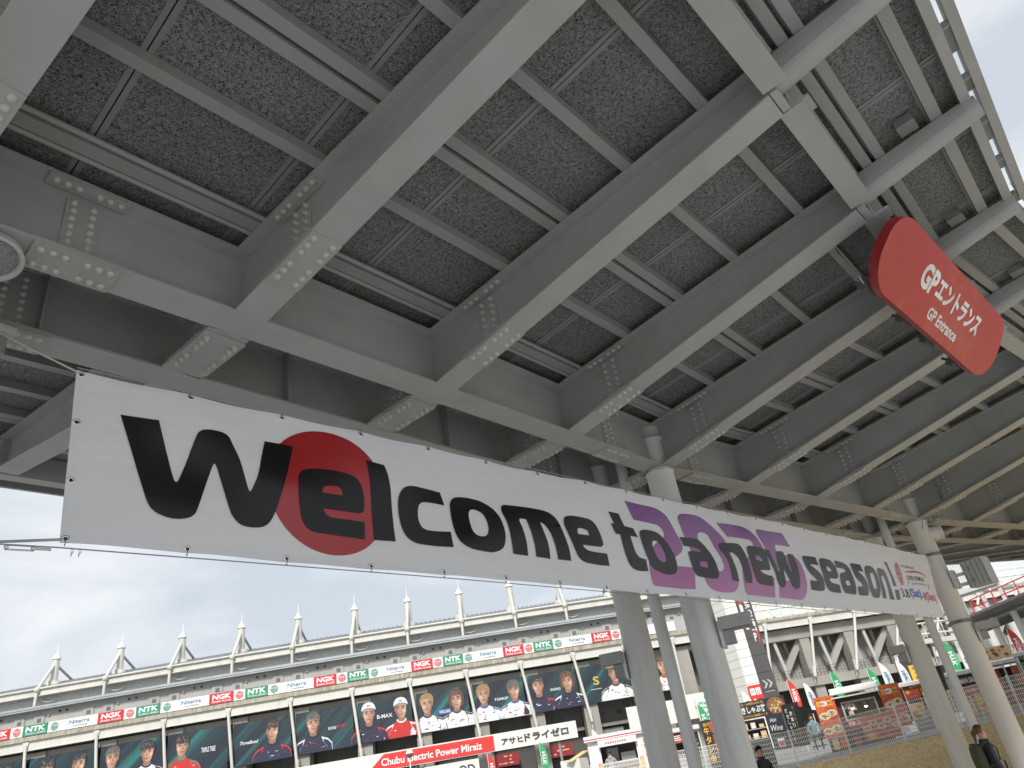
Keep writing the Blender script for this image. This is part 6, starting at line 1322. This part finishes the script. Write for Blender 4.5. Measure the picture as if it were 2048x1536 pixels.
def person(loc, rz, h, top, legs, hair, lab, pose='stand', hairstyle='short', cap=None, pack=None, apron=None):
    """adult figure facing +Y in its own axes"""
    k = h/1.7; o = empty('person', loc, rz, label=lab, cat='person')
    sit = pose == 'sit'; lz = -.42 if sit else 0
    P = []; E_ = []
    def j(x, y, z, r): P.append(((x*k, y*k, (z+lz)*k), tuple(q*k for q in r) if isinstance(r, tuple) else r*k)); return len(P)-1
    pel = j(0, 0, .95, (.155, .11)); wa = j(0, .0, 1.10, (.135, .10)); ch = j(0, .01, 1.28, (.17, .115)); sh = j(0, .0, 1.40, (.125, .085)); nk = j(0, .01, 1.475, .052); hd0 = j(0, .02, 1.53, (.06, .07)); hd1 = j(0, .02, 1.60, (.072, .088)); hd2 = j(0, .015, 1.66, (.06, .075))
    E_ += [(pel, wa), (wa, ch), (ch, sh), (sh, nk), (nk, hd0), (hd0, hd1), (hd1, hd2)]
    hands = []
    for s in (-1, 1):
        s0 = j(s*.16, 0, 1.385, .06)
        if pose == 'hold': el = j(s*.24, .06, 1.14, .045); wr = j(s*.14, .28, 1.12, .030); hn = j(s*.10, .36, 1.14, (.035, .018))
        elif sit: el = j(s*.25, .05, 1.13, .045); wr = j(s*.16, .28, 1.06, .030); hn = j(s*.12, .36, 1.05, (.035, .018))
        else: el = j(s*.25, -.01, 1.12, .045); wr = j(s*.26, .05, .88, .030); hn = j(s*.26, .07, .80, (.018, .035))
        E_ += [(sh, s0), (s0, el), (el, wr), (wr, hn)]; hands.append((hn, wr))
        if sit: hp = j(s*.10, .05, .92, .088); kn = j(s*.13, .45, .90, .062); an = j(s*.13, .48, .50, .042); to = j(s*.13, .62, .46, (.04, .03))
        else: hp = j(s*.095, .0, .86, .088); kn = j(s*.11, .02+.04*s, .48, .06); an = j(s*.12, -.02+.08*s, .09, .042); to = j(s*.13, .12+.08*s, .04, (.042, .03))
        E_ += [(pel, hp), (hp, kn), (kn, an), (an, to)]
    me = body_mesh('person_body', P, E_, pel)
    for m_ in (top, legs, skinm, black): me.materials.append(m_)
    for p in me.polygons:
        c = p.center/k; z = c.z-lz
        i = 0
        if z > 1.485 and abs(c.x) < .1: i = 2
        elif z < .10 and not sit: i = 3
        elif z < .93 and abs(c.x) < .2: i = 1
        if sit and c.y > .12 and z < 1.0: i = 3 if z < .52 else 1
        for hn, wr in hands:
            if (p.center-V(P[hn][0])).length < .05*k: i = 2
        p.material_index = i
    b = bpy.data.objects.new('body', me); COL.objects.link(b); b.parent = o
    def sub(name, mb, m, lbl=None): return part(name, mb, m, o, local=True)
    for s, (hn, wr) in zip((-1, 1), hands):                  # fingers
        H_ = V(P[hn][0]); W_h = V(P[wr][0]); d = (H_-W_h).normalized(); sd = d.cross(V((0, 0, 1)) if abs(d.z) < .8 else V((1, 0, 0))).normalized(); mb = MB()
        if abs(d.z) >= .8: sd = V((0, 1, 0))
        for f in range(4):
            q = H_+d*.025*k+sd*(f-1.5)*.018*k; L = (.045, .055, .052, .040)[f]*k; cu = V((0, 0, -1)) if abs(d.z) < .8 else V((-s, 0, 0)); q1 = q+d*L*.55; q2 = q1+(d*.6+cu*.6)*L*.5; mb.tube(q, q1, .0085*k, .008*k, 6); mb.tube(q1, q2, .008*k, .006*k, 6)
        q = H_-d*.02*k+sd*(-.03*k); mb.tube(q, q+(d*.6-sd*.6)*.045*k, .010*k, .007*k, 6); sub('fingers', mb, skinm)
    hz_ = (1.61+lz)*k; mb = MB()
    for s in (-1, 1): mb.lathe((s*.028*k, .098*k, hz_+.002), (0, 1, 0), [(.011*k, 0), (.008*k, .004*k), (.0, .006*k)], 8)
    sub('eyes', mb, black)
    mb = MB(); mb.tube((0, .098*k, hz_-.002), (0, .118*k, hz_-.035*k), .008*k, .013*k, 6)
    for s in (-1, 1): mb.lathe((s*.078*k, .01*k, hz_-.01), (s, 0, 0), [(.022*k, -.008*k), (.026*k, .004*k), (.012*k, .010*k)], 8)
    sub('nose_and_ears', mb, skinm)
    mb = MB(); mb.box((0, .097*k, hz_-.062*k), (.022*k, 0, 0), (0, .006*k, 0), (0, 0, .004*k)); sub('mouth', mb, mat('lips', (.35, .12, .10), .5))
    # hair shell
    mb = MB(); c0 = V((0, -.002*k, hz_+.022*k)); n1, n2 = 18, 10; rows = []
    low = {'short': -.42, 'bob': -1.1, 'bun': -1.15}[hairstyle]
    for a in range(n2+1):
        ph = math.pi/2-(math.pi/2-low)*a/n2
        for b2 in range(n1):
            th_ = 2*math.pi*b2/n1; x, y = math.cos(th_), math.sin(th_); front = max(0, y)
            if front > .25 and ph < .55: phx = .55
            elif front > -.15 and ph < -.2: phx = -.2
            else: phx = ph
            w_ = 1+.02*math.sin(b2*5+a*3)
            cc_ = math.cos(phx) if phx > 0 else max(.86, math.cos(phx*.45)); rows.append(c0+V((x*.096*k*cc_*w_, y*.110*k*cc_*w_+(-.012*k), math.sin(phx)*.118*k)))
    mb.add(rows, [(a*n1+b2, (a+1)*n1+b2, (a+1)*n1+(b2+1) % n1, a*n1+(b2+1) % n1) for a in range(n2) for b2 in range(n1)], 0, True); sub('hair', mb, hair)
    if hairstyle == 'bun': mb = MB(); mb.lathe((0, -.095*k, hz_+.0), (0, -1, .1), [(.02*k, -.03*k), (.045*k, 0), (.05*k, .03*k), (.03*k, .06*k), (0, .07*k)], 12); mb.tube((0, -.12*k, hz_-.01), (0, -.14*k, hz_-.16*k), .035*k, .015*k, 10); sub('ponytail', mb, hair)
    if cap: mb = MB(); mb.lathe((0, .0, hz_+.03*k), (0, 0, 1), [(.098*k, 0), (.095*k, .05*k), (.06*k, .09*k), (0, .10*k)], 16); mb.box((0, .13*k, hz_+.04*k), (.07*k, 0, 0), (0, .05*k, -.01*k), (0, 0, .004*k)); sub('cap', mb, cap)
    # collar and hem of the jacket
    mb = MB(); mb.lathe((0, .0, 1.42*k+lz*k), (0, .05, 1), [(.095*k, 0), (.082*k, .075*k), (.070*k, .08*k), (.078*k, .0)], 16); sub('collar', mb, top)
    if pack:
        mb = MB(); z_ = 1.22*k; c = V((0, -.20*k, z_)); 
        ring = []
        for q, (zz, w_, d_) in enumerate(((-.23, .11, .06), (-.20, .15, .09), (0, .155, .10), (.16, .135, .085), (.23, .08, .05))):
            for t_ in range(12): th_ = 2*math.pi*t_/12; ring.append(c+V((math.copysign(abs(math.cos(th_))**.6, math.cos(th_))*w_*k, math.copysign(abs(math.sin(th_))**.6, math.sin(th_))*d_*k, zz*k)))
        mb.add(ring, [(a*12+t_, a*12+(t_+1) % 12, (a+1)*12+(t_+1) % 12, (a+1)*12+t_) for a in range(4) for t_ in range(12)]+[tuple(range(11, -1, -1)), tuple(range(48, 60))], 0, True)
        for s in (-1, 1):
            pts = [(s*.09, -.12, 1.40), (s*.10, .02, 1.455), (s*.11, .125, 1.33), (s*.13, .10, 1.15), (s*.12, -.12, 1.05)]
            for a_, b_ in zip(pts, pts[1:]): mb.beam(V(a_)*k, V(b_)*k, .04*k, .012*k, up=(0, 1, .3))
        r_ = empty('backpack', (0, 0, 0), label=pack[1], cat='backpack'); r_.matrix_world = WL[o.name].copy(); WL[r_.name] = WL[o.name].copy(); part('bag', mb, pack[0], r_, local=True)
    if apron: mb = MB(); mb.box((0, .125*k, 1.05*k+lz*k), (.13*k, 0, 0), (0, .006*k, 0), (0, 0, .22*k)); sub('apron', mb, apron)
    return o
navyj = mat('navy_jacket', (.018, .022, .035), .6, .2, 6, bump=.5, bs=12); trou = mat('dark_trousers', (.03, .03, .035), .8, .2, 5); greyh = mat('grey_hoodie', (.33, .33, .32), .85, .15, 6, bump=.5, bs=14); wsh = mat('white_shirt', (.68, .68, .66), .8, .06, 6); olive = mat('olive_bag', (.05, .055, .03), .8, .2, 8); blu = mat('pale_blue_coat', (.22, .36, .38), .8, .15, 8)
person(az(12.45, 16.2, gh(12.4, 16.2)), math.radians(214), 1.60, navyj, trou, hairb, 'person in dark navy jacket with brown tied hair, behind the down pipe at lower right', hairstyle='bun', pack=(olive, 'dark olive backpack worn by the person in the navy jacket'))
a_ = 25.9; person(az(a_, 19, gh(a_, 19)), math.radians(150), 1.62, navyj, trou, hairk, 'black haired person at the bottom beside the near front column, mostly hidden')
person(az(36.05, 31.3, .50), math.radians(36-90-8), 1.66, greyh, trou, hairk, 'person in a grey hoodie ordering at the burger truck', pose='hold')
person(az(19.35, 34.2, 1.02), math.radians(19+90+20), 1.62, wsh, trou, hairk, 'vendor in a white shirt and black cap inside the brown kiosk', pose='hold', cap=black)
person(az(21.95, 32.4, .95), math.radians(22+90), 1.6, blu, trou, hairk, 'person in a pale blue coat sitting left of the orange menu board', pose='sit')
mb = MB(); c = az(21.95, 32.45, .66); mb.box(c+V((0, 0, .42)), (.2, 0, 0), (0, .2, 0), (0, 0, .02)); 
for sx in (-1, 1):
    for sy in (-1, 1): mb.tube(c+V((sx*.17, sy*.17, 0)), c+V((sx*.17, sy*.17, .41)), .012, n=5)
solo('folding_stool', mb, black, 'black folding stool under the person in the pale blue coat', 'stool')
